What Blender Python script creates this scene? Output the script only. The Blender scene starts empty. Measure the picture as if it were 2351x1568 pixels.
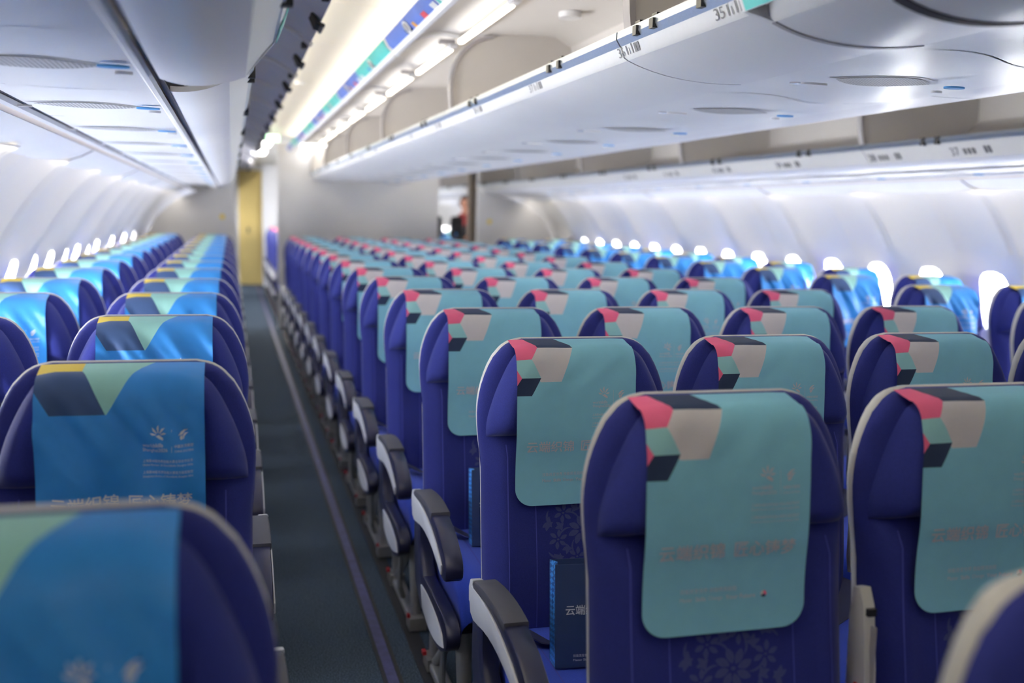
import bpy, bmesh, math, random
from mathutils import Vector, Matrix
from math import sin, cos, pi, radians, sqrt, exp

S = bpy.context.scene
COL = S.collection
random.seed(7)

# ------------------------------------------------------------------ camera
FPX, YAW, PITCH, ROLL = 2356.45, .2677, .1232, .0211
EYE = Vector((-1.557, 0.0, 1.46))
def cam_axes():
    f = Vector((sin(YAW)*cos(PITCH), cos(YAW)*cos(PITCH), -sin(PITCH)))
    r = Vector((cos(YAW), -sin(YAW), 0)); u = r.cross(f)
    return cos(ROLL)*r + sin(ROLL)*u, -sin(ROLL)*r + cos(ROLL)*u, f
_r, _u, _f = cam_axes()
cam = bpy.data.cameras.new('camera'); camo = bpy.data.objects.new('camera', cam); COL.objects.link(camo)
camo.matrix_world = Matrix(((_r.x, _u.x, -_f.x, EYE.x), (_r.y, _u.y, -_f.y, EYE.y), (_r.z, _u.z, -_f.z, EYE.z), (0, 0, 0, 1)))
cam.sensor_width = 36; cam.lens = FPX/2351*36; cam.clip_start = .02; cam.clip_end = 200
cam.dof.use_dof = True; cam.dof.focus_distance = 2.42; cam.dof.aperture_fstop = 2.0
S.camera = camo

# ------------------------------------------------------------------ view, world, lights
S.view_settings.view_transform = 'Standard'; S.view_settings.look = 'None'
S.view_settings.gamma = 1; S.view_settings.use_curve_mapping = False
S.view_settings.exposure = 1.0
try:
    S.cycles.max_bounces = 10; S.cycles.diffuse_bounces = 7; S.cycles.glossy_bounces = 2
    S.cycles.transmission_bounces = 4; S.cycles.transparent_max_bounces = 6
    S.cycles.caustics_reflective = False; S.cycles.caustics_refractive = False
    S.cycles.sample_clamp_indirect = 4.0; S.cycles.use_denoising = True
except Exception: pass
W = bpy.data.worlds.new('sky'); S.world = W; W.use_nodes = True
_nt = W.node_tree; _bg = _nt.nodes['Background']
_tc = _nt.nodes.new('ShaderNodeTexCoord'); _sp = _nt.nodes.new('ShaderNodeSeparateXYZ'); _rp = _nt.nodes.new('ShaderNodeValToRGB')
_nt.links.new(_tc.outputs['Generated'], _sp.inputs[0]); _nt.links.new(_sp.outputs['Z'], _rp.inputs[0]); _nt.links.new(_rp.outputs[0], _bg.inputs[0])
_rp.color_ramp.elements[0].position = 0.0; _rp.color_ramp.elements[0].color = (1, .975, .94, 1)      # unseen ground, made bright to light the bin and panel undersides
_rp.color_ramp.elements[1].position = 0.04; _rp.color_ramp.elements[1].color = (.27, .285, .31, 1)   # sky
_bg.inputs[1].default_value = 66.0

CX = -1.557                      # everything measured from the eye: X + CX, Y, Z + 1.46
HZ = 1.46
def area(name, loc, sx, sy, power, color, rot):
    l = bpy.data.lights.new(name, 'AREA'); l.shape = 'RECTANGLE'; l.size = sx; l.size_y = sy
    l.energy = power; l.color = color
    o = bpy.data.objects.new(name, l); o.location = loc; o.rotation_euler = rot; COL.objects.link(o); return o
WARM = (1, .955, .88); NEUT = (1, .97, .93)
# cove lamps above the bins on both sides of each aisle, shining up on the ceiling
for sx in (-1, 1):
    for dx, z, pw in ((-.16, 2.292, 98), (.40, 2.215, 4.5)):
        area('cove_lamp', (sx*(1.257-dx), 8.1, z), .06, 9.4, pw, WARM, (pi, 0, 0))             # lit zone
        area('cove_lamp', (sx*(1.257-dx), .7, z), .06, 5.2, pw*.14, WARM, (pi, 0, 0))          # dimmed front zone
# wash lamps under the lip above each side wall
for sx in (-1, 1):
    area('sidewall_lamp', (sx*2.19, 7.4, 1.632), .03, 15.0, 9, (1, .92, .78), (0, sx*radians(-14), 0))
# daylight portals at the window rows
for sx in (-1, 1):
    p = area('window_portal', (sx*2.725, 10.0, 1.03), .44, 19, 1, (1, 1, 1), (0, sx*radians(90), 0)); p.data.cycles.is_portal = True
# ceiling lamps of the cross aisle and the cabin beyond
for (x, y) in ((-1.257, 14.2), (-1.257, 16.4), (1.257, 18.5)):
    area('aft_lamp', (x, y, 2.20), .4, 1.0, 22, NEUT, (0, 0, 0))

# ------------------------------------------------------------------ materials
def mat(name, col, rough=.5, spec=.5, metal=0, noise=0, nscale=60, sheen=0, bump=0, emit=None, es=0, coat=0):
    m = bpy.data.materials.new(name); m.use_nodes = True
    nt = m.node_tree; b = nt.nodes['Principled BSDF']
    b.inputs['Base Color'].default_value = (*col, 1); b.inputs['Roughness'].default_value = rough
    b.inputs['Specular IOR Level'].default_value = spec; b.inputs['Metallic'].default_value = metal
    if sheen:
        b.inputs['Sheen Weight'].default_value = sheen; b.inputs['Sheen Roughness'].default_value = .4
    if coat: b.inputs['Coat Weight'].default_value = coat
    if emit: b.inputs['Emission Color'].default_value = (*emit, 1); b.inputs['Emission Strength'].default_value = es
    if noise or bump:
        tc = nt.nodes.new('ShaderNodeTexCoord'); n = nt.nodes.new('ShaderNodeTexNoise')
        n.inputs['Scale'].default_value = nscale; n.inputs['Detail'].default_value = 4
        nt.links.new(tc.outputs['Object'], n.inputs['Vector'])
        if noise:
            r = nt.nodes.new('ShaderNodeMapRange'); r.inputs['From Min'].default_value = .3; r.inputs['From Max'].default_value = .7
            r.inputs['To Min'].default_value = 1-noise; r.inputs['To Max'].default_value = 1+noise
            nt.links.new(n.outputs['Fac'], r.inputs['Value'])
            mx = nt.nodes.new('ShaderNodeVectorMath'); mx.operation = 'MULTIPLY'; mx.inputs[0].default_value = col
            nt.links.new(r.outputs['Result'], mx.inputs[1]); nt.links.new(mx.outputs[0], b.inputs['Base Color'])
        if bump:
            bp = nt.nodes.new('ShaderNodeBump'); bp.inputs['Strength'].default_value = bump; bp.inputs['Distance'].default_value = .002
            nt.links.new(n.outputs['Fac'], bp.inputs['Height']); nt.links.new(bp.outputs['Normal'], b.inputs['Normal'])
    return m
def srgb(r, g, b):
    f = lambda c: (c/255/12.92 if c <= 10 else ((c/255+.055)/1.055)**2.4)
    return (f(r), f(g), f(b))
M = {}
M['white'] = mat('cabin white plastic', (.86, .86, .88), .38, noise=.015, nscale=3)
M['wall'] = mat('sidewall liner', (.78, .76, .735), .45, noise=.015, nscale=3)
M['cream'] = mat('ceiling panel cream', (.84, .80, .70), .5, noise=.01, nscale=2)
M['psu'] = mat('service panel plastic', (.88, .885, .91), .32, noise=.01, nscale=4)
M['binwhite'] = mat('bin bottom plastic', (.86, .86, .89), .34, noise=.012, nscale=4)
M['beige'] = mat('bin lining beige', (.67, .64, .615), .55, noise=.02, nscale=5)
M['doorliner'] = mat('bin door liner light', (.66, .64, .64), .5, noise=.02, nscale=5)
M['slate'] = mat('bin door liner slate', (.70, .73, .82), .45, noise=.03, nscale=5)
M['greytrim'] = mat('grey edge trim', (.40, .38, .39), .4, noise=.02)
M['steel'] = mat('brushed blue steel rail', (.50, .56, .64), .3, metal=.7, noise=.05, nscale=200)
M['blackp'] = mat('black plastic', (.02, .02, .022), .4, noise=.05)
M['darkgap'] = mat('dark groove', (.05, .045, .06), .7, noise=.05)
M['strip'] = mat('beige light lens', (.72, .62, .52), .4, noise=.02)
M['placard'] = mat('placard white', (.85, .85, .84), .4, noise=.01)
M['print_grey'] = mat('grey print', (.20, .20, .21), .6, noise=.02)
M['led'] = mat('lit strip lamp', (1, .97, .88), .5, emit=(1, .93, .78), es=2.6, noise=.01)
M['downlight'] = mat('lit downlight lens', (1, 1, 1), .5, emit=(1, .98, .93), es=6, noise=.01)
M['exit'] = mat('lit green sign', (.6, 1, .7), .5, emit=(.55, 1, .65), es=1.6, noise=.01)
M['shell'] = mat('seat shell off-white', (.70, .68, .64), .42, noise=.015, nscale=8)
M['blue'] = mat('royal blue seat fabric', srgb(43, 50, 125), .85, spec=.2, noise=.10, nscale=420, sheen=.16, bump=.25)
M['bluehead'] = mat('royal blue headrest fabric', srgb(44, 52, 128), .85, spec=.2, noise=.10, nscale=420, sheen=.16, bump=.25)
M['bluecush'] = mat('bright blue cushion fabric', srgb(50, 74, 184), .85, spec=.2, noise=.10, nscale=420, sheen=.16, bump=.25)
M['damask'] = mat('woven grey-blue motif', srgb(74, 80, 130), .9, spec=.1, noise=.06, nscale=300)
M['seam'] = mat('seam thread', srgb(78, 82, 170), .9, spec=.1, noise=.05)
M['navyp'] = mat('navy gloss plastic', srgb(36, 38, 66), .33, spec=.4, noise=.02)
M['greypad'] = mat('charcoal arm pad', srgb(70, 70, 80), .65, noise=.03, nscale=200)
M['armwhite'] = mat('arm side panel white', (.78, .78, .80), .35, noise=.01)
M['leg'] = mat('grey cast metal', (.42, .41, .40), .42, metal=.5, noise=.04)
M['redtag'] = mat('red tag', (.45, .02, .03), .5, noise=.03)
M['belt'] = mat('dark blue webbing', srgb(44, 48, 84), .55, noise=.08, nscale=500)
M['chrome'] = mat('chrome buckle', (.75, .75, .78), .15, metal=1, noise=.01)
M['teal'] = mat('teal cloth', srgb(142, 205, 226), .7, spec=.25, noise=.02, nscale=30)
M['teal2'] = mat('pale teal print', srgb(160, 214, 218), .7, spec=.25, noise=.02, nscale=30)
M['pink'] = mat('pink print', srgb(232, 105, 145), .7, spec=.25, noise=.02)
M['navyprint'] = mat('navy print', srgb(44, 58, 88), .7, spec=.25, noise=.02)
M['whiteprint'] = mat('white print', srgb(228, 222, 224), .7, spec=.25, noise=.01)
M['sky'] = mat('sky blue cloth', srgb(54, 148, 230), .45, spec=.4, noise=.03, nscale=25)
M['mint'] = mat('mint print', srgb(168, 226, 216), .5, spec=.3, noise=.02)
M['navyblue'] = mat('slate navy print', srgb(58, 84, 128), .5, spec=.3, noise=.02)
M['yellow'] = mat('yellow print', srgb(240, 212, 70), .5, spec=.3, noise=.02)
M['text_grey'] = mat('pale grey lettering', srgb(214, 206, 214), .7, spec=.2, noise=.01)
M['text_white'] = mat('white lettering', srgb(240, 240, 245), .6, spec=.2, noise=.01)
M['bag'] = mat('navy paper bag', srgb(48, 66, 112), .5, noise=.03, nscale=20)
M['decalblue'] = mat('blue decal', srgb(90, 120, 205), .4, noise=.10, nscale=8)
M['decalteal'] = mat('teal decal', srgb(90, 205, 200), .4, noise=.08, nscale=8)
M['decalwhite'] = mat('white decal', srgb(240, 240, 240), .4, noise=.02)
M['decalred'] = mat('red decal', srgb(225, 80, 90), .4, noise=.04)
M['decalyellow'] = mat('yellow decal', srgb(240, 170, 60), .4, noise=.04)
M['bluelens'] = mat('blue lens', srgb(85, 160, 225), .6, noise=.02)
M['bulk'] = mat('partition laminate', (.76, .755, .77), .5, noise=.012, nscale=3)
M['ochre'] = mat('ochre laminate', srgb(214, 190, 120), .5, noise=.03, nscale=3)
M['taupe'] = mat('taupe curtain', srgb(172, 160, 146), .9, noise=.05, nscale=20)
M['skin'] = mat('skin', srgb(200, 140, 112), .5, noise=.04, nscale=15)
M['hair'] = mat('black hair', (.012, .012, .014), .45, noise=.2, nscale=60)
M['blackcloth'] = mat('black wool cloth', (.014, .014, .017), .9, noise=.15, nscale=90)
M['redscarf'] = mat('dark red scarf', srgb(150, 50, 50), .8, noise=.15, nscale=40)

def carpet_mat():
    m = bpy.data.materials.new('dark flecked carpet'); m.use_nodes = True; nt = m.node_tree; b = nt.nodes['Principled BSDF']
    tc = nt.nodes.new('ShaderNodeTexCoord'); n = nt.nodes.new('ShaderNodeTexNoise'); n.inputs['Scale'].default_value = 260; n.inputs['Detail'].default_value = 3
    r = nt.nodes.new('ShaderNodeValToRGB'); e = r.color_ramp.elements
    e[0].position = .38; e[0].color = (*srgb(34, 43, 54), 1); e[1].position = .72; e[1].color = (*srgb(112, 130, 148), 1)
    el = e.new(.52); el.color = (*srgb(58, 70, 84), 1)
    nt.links.new(tc.outputs['Object'], n.inputs['Vector']); nt.links.new(n.outputs['Fac'], r.inputs[0]); nt.links.new(r.outputs[0], b.inputs['Base Color'])
    b.inputs['Roughness'].default_value = .95; b.inputs['Specular IOR Level'].default_value = .15
    return m
M['carpet'] = carpet_mat()
def grille_mat():
    m = bpy.data.materials.new('perforated grille'); m.use_nodes = True; nt = m.node_tree; b = nt.nodes['Principled BSDF']
    tc = nt.nodes.new('ShaderNodeTexCoord'); mp = nt.nodes.new('ShaderNodeMapping'); mp.inputs['Scale'].default_value = (110, 110, 0)
    v = nt.nodes.new('ShaderNodeTexVoronoi'); v.inputs['Randomness'].default_value = 0; v.inputs['Scale'].default_value = 1
    r = nt.nodes.new('ShaderNodeValToRGB'); e = r.color_ramp.elements
    e[0].position = .26; e[0].color = (.10, .10, .11, 1); e[1].position = .36; e[1].color = (.60, .60, .61, 1)
    nt.links.new(tc.outputs['Object'], mp.inputs['Vector']); nt.links.new(mp.outputs[0], v.inputs['Vector'])
    nt.links.new(v.outputs['Distance'], r.inputs[0]); nt.links.new(r.outputs[0], b.inputs['Base Color']); b.inputs['Roughness'].default_value = .5
    return m
M['grille'] = grille_mat()
def bagside_mat():
    m = bpy.data.materials.new('bag gusset lattice print'); m.use_nodes = True; nt = m.node_tree; b = nt.nodes['Principled BSDF']
    tc = nt.nodes.new('ShaderNodeTexCoord'); mp = nt.nodes.new('ShaderNodeMapping'); mp.inputs['Rotation'].default_value = (radians(45), 0, 0)
    v = nt.nodes.new('ShaderNodeTexChecker'); v.inputs['Scale'].default_value = 110
    v.inputs['Color1'].default_value = (*srgb(70, 150, 225), 1); v.inputs['Color2'].default_value = (*srgb(34, 84, 160), 1)
    nt.links.new(tc.outputs['Object'], mp.inputs['Vector']); nt.links.new(mp.outputs[0], v.inputs['Vector'])
    nt.links.new(v.outputs['Color'], b.inputs['Base Color']); b.inputs['Roughness'].default_value = .35
    return m
M['bagside'] = bagside_mat()
def glass_mat():
    m = bpy.data.materials.new('window pane'); m.use_nodes = True; nt = m.node_tree
    out = nt.nodes['Material Output']; nt.nodes.remove(nt.nodes['Principled BSDF'])
    t = nt.nodes.new('ShaderNodeBsdfTransparent'); t.inputs[0].default_value = (.95, .97, 1, 1)
    g = nt.nodes.new('ShaderNodeBsdfGlossy'); g.inputs['Roughness'].default_value = .03
    mx = nt.nodes.new('ShaderNodeMixShader'); mx.inputs[0].default_value = .05; nt.links.new(t.outputs[0], mx.inputs[1]); nt.links.new(g.outputs[0], mx.inputs[2])
    nt.links.new(mx.outputs[0], out.inputs[0]); return m
M['glass'] = glass_mat()

# ------------------------------------------------------------------ mesh helpers
class MB:
    def __init__(s): s.v = []; s.f = []; s.m = []; s.mats = []
    def mi(s, m):
        if m not in s.mats: s.mats.append(m)
        return s.mats.index(m)
    def add(s, vs, fs, m):
        o = len(s.v); k = s.mi(m); s.v += [tuple(p) for p in vs]
        for f in fs: s.f.append([i+o for i in f]); s.m.append(k)
    def box(s, a, b, m):
        x0, y0, z0 = a; x1, y1, z1 = b
        s.add([(x0,y0,z0),(x1,y0,z0),(x1,y1,z0),(x0,y1,z0),(x0,y0,z1),(x1,y0,z1),(x1,y1,z1),(x0,y1,z1)],
              [(0,3,2,1),(4,5,6,7),(0,1,5,4),(1,2,6,5),(2,3,7,6),(3,0,4,7)], m)
    def rbox(s, a, b, r, m, axis=0):
        """box with the four edges along one axis rounded"""
        ax = [0, 1, 2]; ax.remove(axis); i, j = ax
        pts = []
        for (cx, cy, a0) in ((b[i]-r, b[j]-r, 0), (a[i]+r, b[j]-r, 90), (a[i]+r, a[j]+r, 180), (b[i]-r, a[j]+r, 270)):
            for k in range(5): t = radians(a0+k*22.5); pts.append((cx+r*cos(t), cy+r*sin(t)))
        s.prism(pts, a[axis], b[axis], m, axis)
    def prism(s, pts, t0, t1, m, axis=1, bev=0):
        """closed 2-D outline extruded along an axis; (x,z) for axis 1, (y,z) for axis 0, (x,y) for axis 2"""
        n = len(pts)
        def P(p, t):
            return (p[0], t, p[1]) if axis == 1 else ((t, p[0], p[1]) if axis == 0 else (p[0], p[1], t))
        if bev:
            cx = sum(p[0] for p in pts)/n; cz = sum(p[1] for p in pts)/n
            def ins(d):
                out = []
                for k in range(n):
                    p0, p1, p2 = Vector(pts[k-1]), Vector(pts[k]), Vector(pts[(k+1) % n])
                    e1 = (p1-p0).normalized(); e2 = (p2-p1).normalized()
                    nn = (Vector((-e1.y, e1.x))+Vector((-e2.y, e2.x)))
                    nn = nn.normalized() if nn.length > 1e-6 else Vector((-e1.y, e1.x))
                    out.append(tuple(p1+nn*d*sgn))
                return out
            A = sum(pts[k-1][0]*pts[k][1]-pts[k][0]*pts[k-1][1] for k in range(n)); sgn = 1 if A > 0 else -1
            rings = [(ins(bev), t0), (ins(bev*.3), t0+bev*.3), (pts, t0+bev), (pts, t1-bev), (ins(bev*.3), t1-bev*.3), (ins(bev), t1)]
        else: rings = [(pts, t0), (pts, t1)]
        vs = [P(p, t) for (pp, t) in rings for p in pp]; fs = []
        for q in range(len(rings)-1):
            for k in range(n): fs.append((q*n+k, q*n+(k+1) % n, (q+1)*n+(k+1) % n, (q+1)*n+k))
        fs.append(tuple(range(n))[::-1]); fs.append(tuple((len(rings)-1)*n+k for k in range(n)))
        s.add(vs, fs, m)
    def ribbon(s, prof, th, y0, y1, m, axis=1):
        """open profile with thickness th (offset to its left), extruded"""
        n = len(prof); off = []
        for k in range(n):
            a = Vector(prof[max(k-1, 0)]); b = Vector(prof[min(k+1, n-1)]); e = (b-a).normalized()
            off.append((prof[k][0]-e.y*th, prof[k][1]+e.x*th))
        s.prism(list(prof)+off[::-1], y0, y1, m, axis)
    def grid(s, fn, us, vs, m, wrap=False, flip=False):
        o = [fn(u, v) for v in vs for u in us]; nu = len(us); fs = []
        for j in range(len(vs)-1):
            for i in range(nu-1 if not wrap else nu):
                q = (j*nu+i, j*nu+(i+1) % nu, (j+1)*nu+(i+1) % nu, (j+1)*nu+i); fs.append(q[::-1] if flip else q)
        s.add(o, fs, m)
    def tube(s, path, r, m, n=8, cap=True):
        path = [Vector(p) for p in path]; vs = []; fs = []
        up0 = None
        for k, p in enumerate(path):
            d = (path[min(k+1, len(path)-1)]-path[max(k-1, 0)]).normalized()
            a = d.cross(Vector((0, 0, 1))) if abs(d.z) < .9 else d.cross(Vector((1, 0, 0)))
            a.normalize(); b = d.cross(a); rr = r[k] if isinstance(r, (list, tuple)) else r
            for i in range(n): t = 2*pi*i/n; vs.append(p+a*(rr*cos(t))+b*(rr*sin(t)))
        for k in range(len(path)-1):
            for i in range(n): fs.append((k*n+i, k*n+(i+1) % n, (k+1)*n+(i+1) % n, (k+1)*n+i))
        if cap: fs.append(tuple(range(n))[::-1]); fs.append(tuple((len(path)-1)*n+i for i in range(n)))
        s.add(vs, fs, m)
    def disc(s, c, ru, rv, au, av, m, th=0, n=20):
        c = Vector(c); au = Vector(au); av = Vector(av); nn = au.cross(av)
        vs = [c+au*(ru*cos(2*pi*i/n))+av*(rv*sin(2*pi*i/n)) for i in range(n)]
        fs = [tuple(range(n))]
        if th:
            vs += [p+nn*th for p in vs[:n]]; fs = [tuple(range(n))[::-1], tuple(range(n, 2*n))]+[(i, (i+1) % n, n+(i+1) % n, n+i) for i in range(n)]
        s.add(vs, fs, m)
    def mesh(s, name, ang=35, weld=False):
        me = bpy.data.meshes.new(name); me.from_pydata(s.v, [], s.f)
        for m in s.mats: me.materials.append(m)
        me.polygons.foreach_set('material_index', s.m)
        bm = bmesh.new(); bm.from_mesh(me)
        if weld: bmesh.ops.remove_doubles(bm, verts=bm.verts, dist=1e-5)
        bmesh.ops.recalc_face_normals(bm, faces=bm.faces)
        bm.to_mesh(me); bm.free()
        if ang:
            me.polygons.foreach_set('use_smooth', [True]*len(me.polygons)); me.set_sharp_from_angle(angle=radians(ang))
        me.update(); return me
    def build(s, name, parent=None, ang=35, weld=False, loc=None):
        return link(name, s.mesh(name, ang, weld), parent, loc)
def link(name, me, parent=None, loc=None):
    o = bpy.data.objects.new(name, me); COL.objects.link(o)
    if parent: o.parent = parent
    if loc: o.location = loc
    return o
def tag(o, label=None, cat=None, group=None, kind=None):
    if label: o['label'] = label
    if cat: o['category'] = cat
    if group: o['group'] = group
    if kind: o['kind'] = kind
    return o
def empty(name, loc, label, cat, group=None):
    o = bpy.data.objects.new(name, None); o.location = loc; o.empty_display_size = .05; COL.objects.link(o)
    return tag(o, label, cat, group)
def struct(o): o['kind'] = 'structure'; return o
ORD = ['first', 'second', 'third', 'fourth', 'fifth', 'sixth', 'seventh', 'eighth', 'ninth', 'tenth', 'eleventh', 'twelfth', 'thirteenth', 'fourteenth', 'fifteenth',
       'sixteenth', 'seventeenth', 'eighteenth', 'nineteenth', 'twentieth', 'twenty-first', 'twenty-second', 'twenty-third', 'twenty-fourth', 'twenty-fifth', 'twenty-sixth', 'twenty-seventh', 'twenty-eighth']
def text_mesh(body, size, bold=False):
    """flat outline of a line of lettering: list of (x, y) and faces; x from 0, baseline 0"""
    c = bpy.data.curves.new('lettering', 'FONT'); c.body = body; c.size = size; c.resolution_u = 3
    c.offset = size*.012 if bold else 0
    o = bpy.data.objects.new('lettering', c); COL.objects.link(o)
    bpy.context.view_layer.update()
    dg = bpy.context.evaluated_depsgraph_get(); me = bpy.data.meshes.new_from_object(o.evaluated_get(dg))
    vs = [(v.co.x, v.co.y) for v in me.vertices]; fs = [tuple(p.vertices) for p in me.polygons]
    bpy.data.objects.remove(o); bpy.data.curves.remove(c); bpy.data.meshes.remove(me)
    return vs, fs
def fit_text(body, w, h=None, bold=False):
    """lettering scaled to width w (and height h)"""
    vs, fs = text_mesh(body, 1, bold)
    x0 = min(p[0] for p in vs); x1 = max(p[0] for p in vs); y0 = min(p[1] for p in vs); y1 = max(p[1] for p in vs)
    k = w/(x1-x0); ky = k if h is None else h/(y1-y0)
    return [((x-x0)*k, (y-y0)*ky) for x, y in vs], fs

# ------------------------------------------------------------------ setting
Y0, Y1 = -2.0, 22.0
PART = 12.95                      # the partition at the end of this cabin
G = 2.455; MOD = 2.14             # bin and side panel grid
f = MB(); f.box((-3.0, Y0, -.06), (3.0, Y1, 0), M['carpet']); struct(f.build('floor'))
# seat tracks and floor strips
def strip(name, x, w, m, h=.004):
    b = MB(); b.box((x-w/2, Y0, 0), (x+w/2, PART+8, h), m); return struct(b.build(name))
M['track'] = mat('blue track cover', srgb(58, 60, 104), .6, noise=.25, nscale=30)
M['trackdark'] = mat('dark rubber edge', (.014, .014, .018), .7, noise=.1)
k = 1
for sx in (-1, 1):
    for X, w, m, h in ((.472, .034, 'track', .005), (.449, .012, 'trackdark', .004), (.497, .012, 'trackdark', .004), (.59, .05, 'trackdark', .004), (.112, .022, 'trackdark', .004)):
        strip('trim_%d' % k, sx*(X+CX), w, M[m], h); k += 1
for sx in (-1, 1):
    b = MB(); b.box((min(sx*(.083+CX), sx*(.098+CX)), Y0, 0), (max(sx*(.083+CX), sx*(.098+CX)), PART, .03), M['leg']); struct(b.build('trim_%d' % k)); k += 1

# side walls: profile height -> half width
WP = [(0, 2.48), (.35, 2.60), (.7, 2.635), (1.0, 2.62), (1.2, 2.565), (1.38, 2.475), (1.52, 2.375), (1.60, 2.30), (1.64, 2.245)]
def wallx(z):
    for (a, xa), (b, xb) in zip(WP, WP[1:]):
        if z <= b:
            i = WP.index((a, xa)); t = (z-a)/(b-a)
            pm = WP[i-1] if i else WP[0]; pn = WP[i+2] if i+2 < len(WP) else WP[-1]
            s0 = (xb-pm[1])/(b-pm[0]) if b != pm[0] else 0; s1 = (pn[1]-xa)/(pn[0]-a) if pn[0] != a else 0
            h = b-a; t2, t3 = t*t, t*t*t
            return (2*t3-3*t2+1)*xa+(t3-2*t2+t)*h*s0+(-2*t3+3*t2)*xb+(t3-t2)*h*s1
    return WP[-1][1]
WZ, WHW, WHH = 1.02, .115, .172      # window centre height and half size
def rr(t, hw, hh, p=3.2):
    c, s_ = cos(t), sin(t); return (hw*(abs(c)**(2/p))*(1 if c >= 0 else -1), hh*(abs(s_)**(2/p))*(1 if s_ >= 0 else -1))
def make_wall(sx, name):
    b = MB(); zlo, zhi = WZ-.30, WZ+.28
    ys = []
    def panel(y, z):                      # each panel swells a little between its joints
        u = ((y-G) % (MOD/2))/(MOD/2); hi = min(1, max(0, (z-1.15)/.12)); hi = hi*hi*(3-2*hi); d = (.100*(1-abs(2*u-1)**3.2) - .014*exp(-((u-.5)/.04)**2))*hi + .066*(1-hi)*(1-exp(-(min(u, 1-u)/.03)**2))
        g = .030*exp(-(min(u, 1-u)/.016)**2)
        return (sx*(wallx(z)+d+g-.075), y, z)
    n0 = int(math.floor((Y0-G)/(MOD/4))); n1 = int(math.ceil((Y1-G)/(MOD/4)))
    sub = [0, .02, .05, .1, .2, .35, .5, .65, .8, .9, .95, .98]
    ys = [G+(n+q)*MOD/4 for n in range(n0, n1) for q in sub]+[G+n1*MOD/4]
    b.grid(lambda y, z: panel(y, z), ys, [0, .2, .4, .6, zlo], M['wall'])
    b.grid(lambda y, z: panel(y, z), ys, [zhi+(1.64-zhi)*i/10 for i in range(11)], M['wall'])
    N = 40
    for n in range(n0, n1):
        yc = G+(n+.5)*MOD/4; hy = MOD/8
        rings = []
        for q in (0, .12, .3, .6, 1):
            ring = []
            for i in range(N):
                t = 2*pi*(i+.5)/N; a = rr(t, WHW, WHH); c, s_ = cos(t), sin(t)
                sc = min(hy/abs(c) if abs(c) > 1e-6 else 9, ((zhi-WZ) if s_ > 0 else (WZ-zlo))/abs(s_) if abs(s_) > 1e-6 else 9)
                o = (c*sc, s_*sc); ring.append((a[0]+(o[0]-a[0])*q, a[1]+(o[1]-a[1])*q))
            rings.append(ring)
        # corners of the cell
        vs = [panel(yc+p[0], WZ+p[1]) for r_ in rings for p in r_]; fs = []
        for q in range(len(rings)-1):
            for i in range(N): fs.append((q*N+i, q*N+(i+1) % N, (q+1)*N+(i+1) % N, (q+1)*N+i))
        b.add(vs, fs, M['wall'])
        last = (len(rings)-1)*N
        for (cy, cz) in ((hy, zhi-WZ), (-hy, zhi-WZ), (-hy, zlo-WZ), (hy, zlo-WZ)):
            ca = math.atan2(cz, cy) % (2*pi); i0 = int(math.floor(ca/(2*pi)*N-.5)) % N; best = (i0, (i0+1) % N)
            b.add([panel(yc+rings[-1][best[0]][0], WZ+rings[-1][best[0]][1]), panel(yc+rings[-1][best[1]][0], WZ+rings[-1][best[1]][1]), panel(yc+cy, WZ+cz)], [(0, 1, 2)], M['wall'])
        # reveal funnel out to the skin
        ring0 = rings[0]; vs = [panel(yc+p[0], WZ+p[1]) for p in ring0]+[(sx*2.712, yc+p[0]*1.02, WZ+p[1]*1.02) for p in ring0]
        b.add(vs, [(i, (i+1) % N, N+(i+1) % N, N+i) for i in range(N)], M['wall'])
    return struct(b.build(name, ang=50, weld=True))
make_wall(-1, 'wall_left'); make_wall(1, 'wall_right')
# outer skin behind the liner, open at most of the windows
wn = 1
for sx in (-1, 1):
    b = MB(); x0, x1 = sorted((sx*2.710, sx*2.718))
    b.box((x0, Y0, -.06), (x1, Y1, WZ-.18), M['white']); b.box((x0, Y0, WZ+.18), (x1, Y1, 2.75), M['white'])
    n0 = int(math.floor((Y0-G)/(MOD/4))); n1 = int(math.ceil((Y1-G)/(MOD/4)))
    for n in range(n0, n1+1):
        y = G+n*MOD/4; hp = .148 if 2.3 < y < 11.9 or y > 13.3 else .28; b.box((x0, y-hp, WZ-.18), (x1, y+hp, WZ+.18), M['white'])  # wide pillars added across front and partition-side windows to block their daylight
    struct(b.build('wall_outer_%s' % ('left' if sx < 0 else 'right')))
    for n in range(n0, n1):
        yc = G+(n+.5)*MOD/4
        if yc < 1.5 or yc > 21: continue
        N = 32; fr = MB()
        r0 = [rr(2*pi*i/N, WHW*1.0, WHH*1.0) for i in range(N)]; r1 = [(p[0]*.93, p[1]*.95) for p in r0]
        xf = sx*(wallx(WZ)+.055); xb = sx*(wallx(WZ)+.080)
        vs = [(xf, p[0], p[1]) for p in r0]+[(xf, p[0], p[1]) for p in r1]+[(xb, p[0], p[1]) for p in r1]+[(xb, p[0], p[1]) for p in r0]
        fs = [(q*N+i, q*N+(i+1) % N, ((q+1) % 4)*N+(i+1) % N, ((q+1) % 4)*N+i) for q in range(4) for i in range(N)]
        fr.add(vs, fs, M['white'])
        w = struct(fr.build('window_%d' % wn, loc=(0, yc, WZ)))
        p = MB(); x = sx*(wallx(WZ)+.066); p.add([(x, q[0]*1.02, q[1]*1.01) for q in r1]+[(x+sx*.006, q[0]*1.02, q[1]*1.01) for q in r1], [tuple(range(N)), tuple(range(N, 2*N))]+[(i, (i+1) % N, N+(i+1) % N, N+i) for i in range(N)], M['glass'])
        p.build('pane', w); wn += 1
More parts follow.
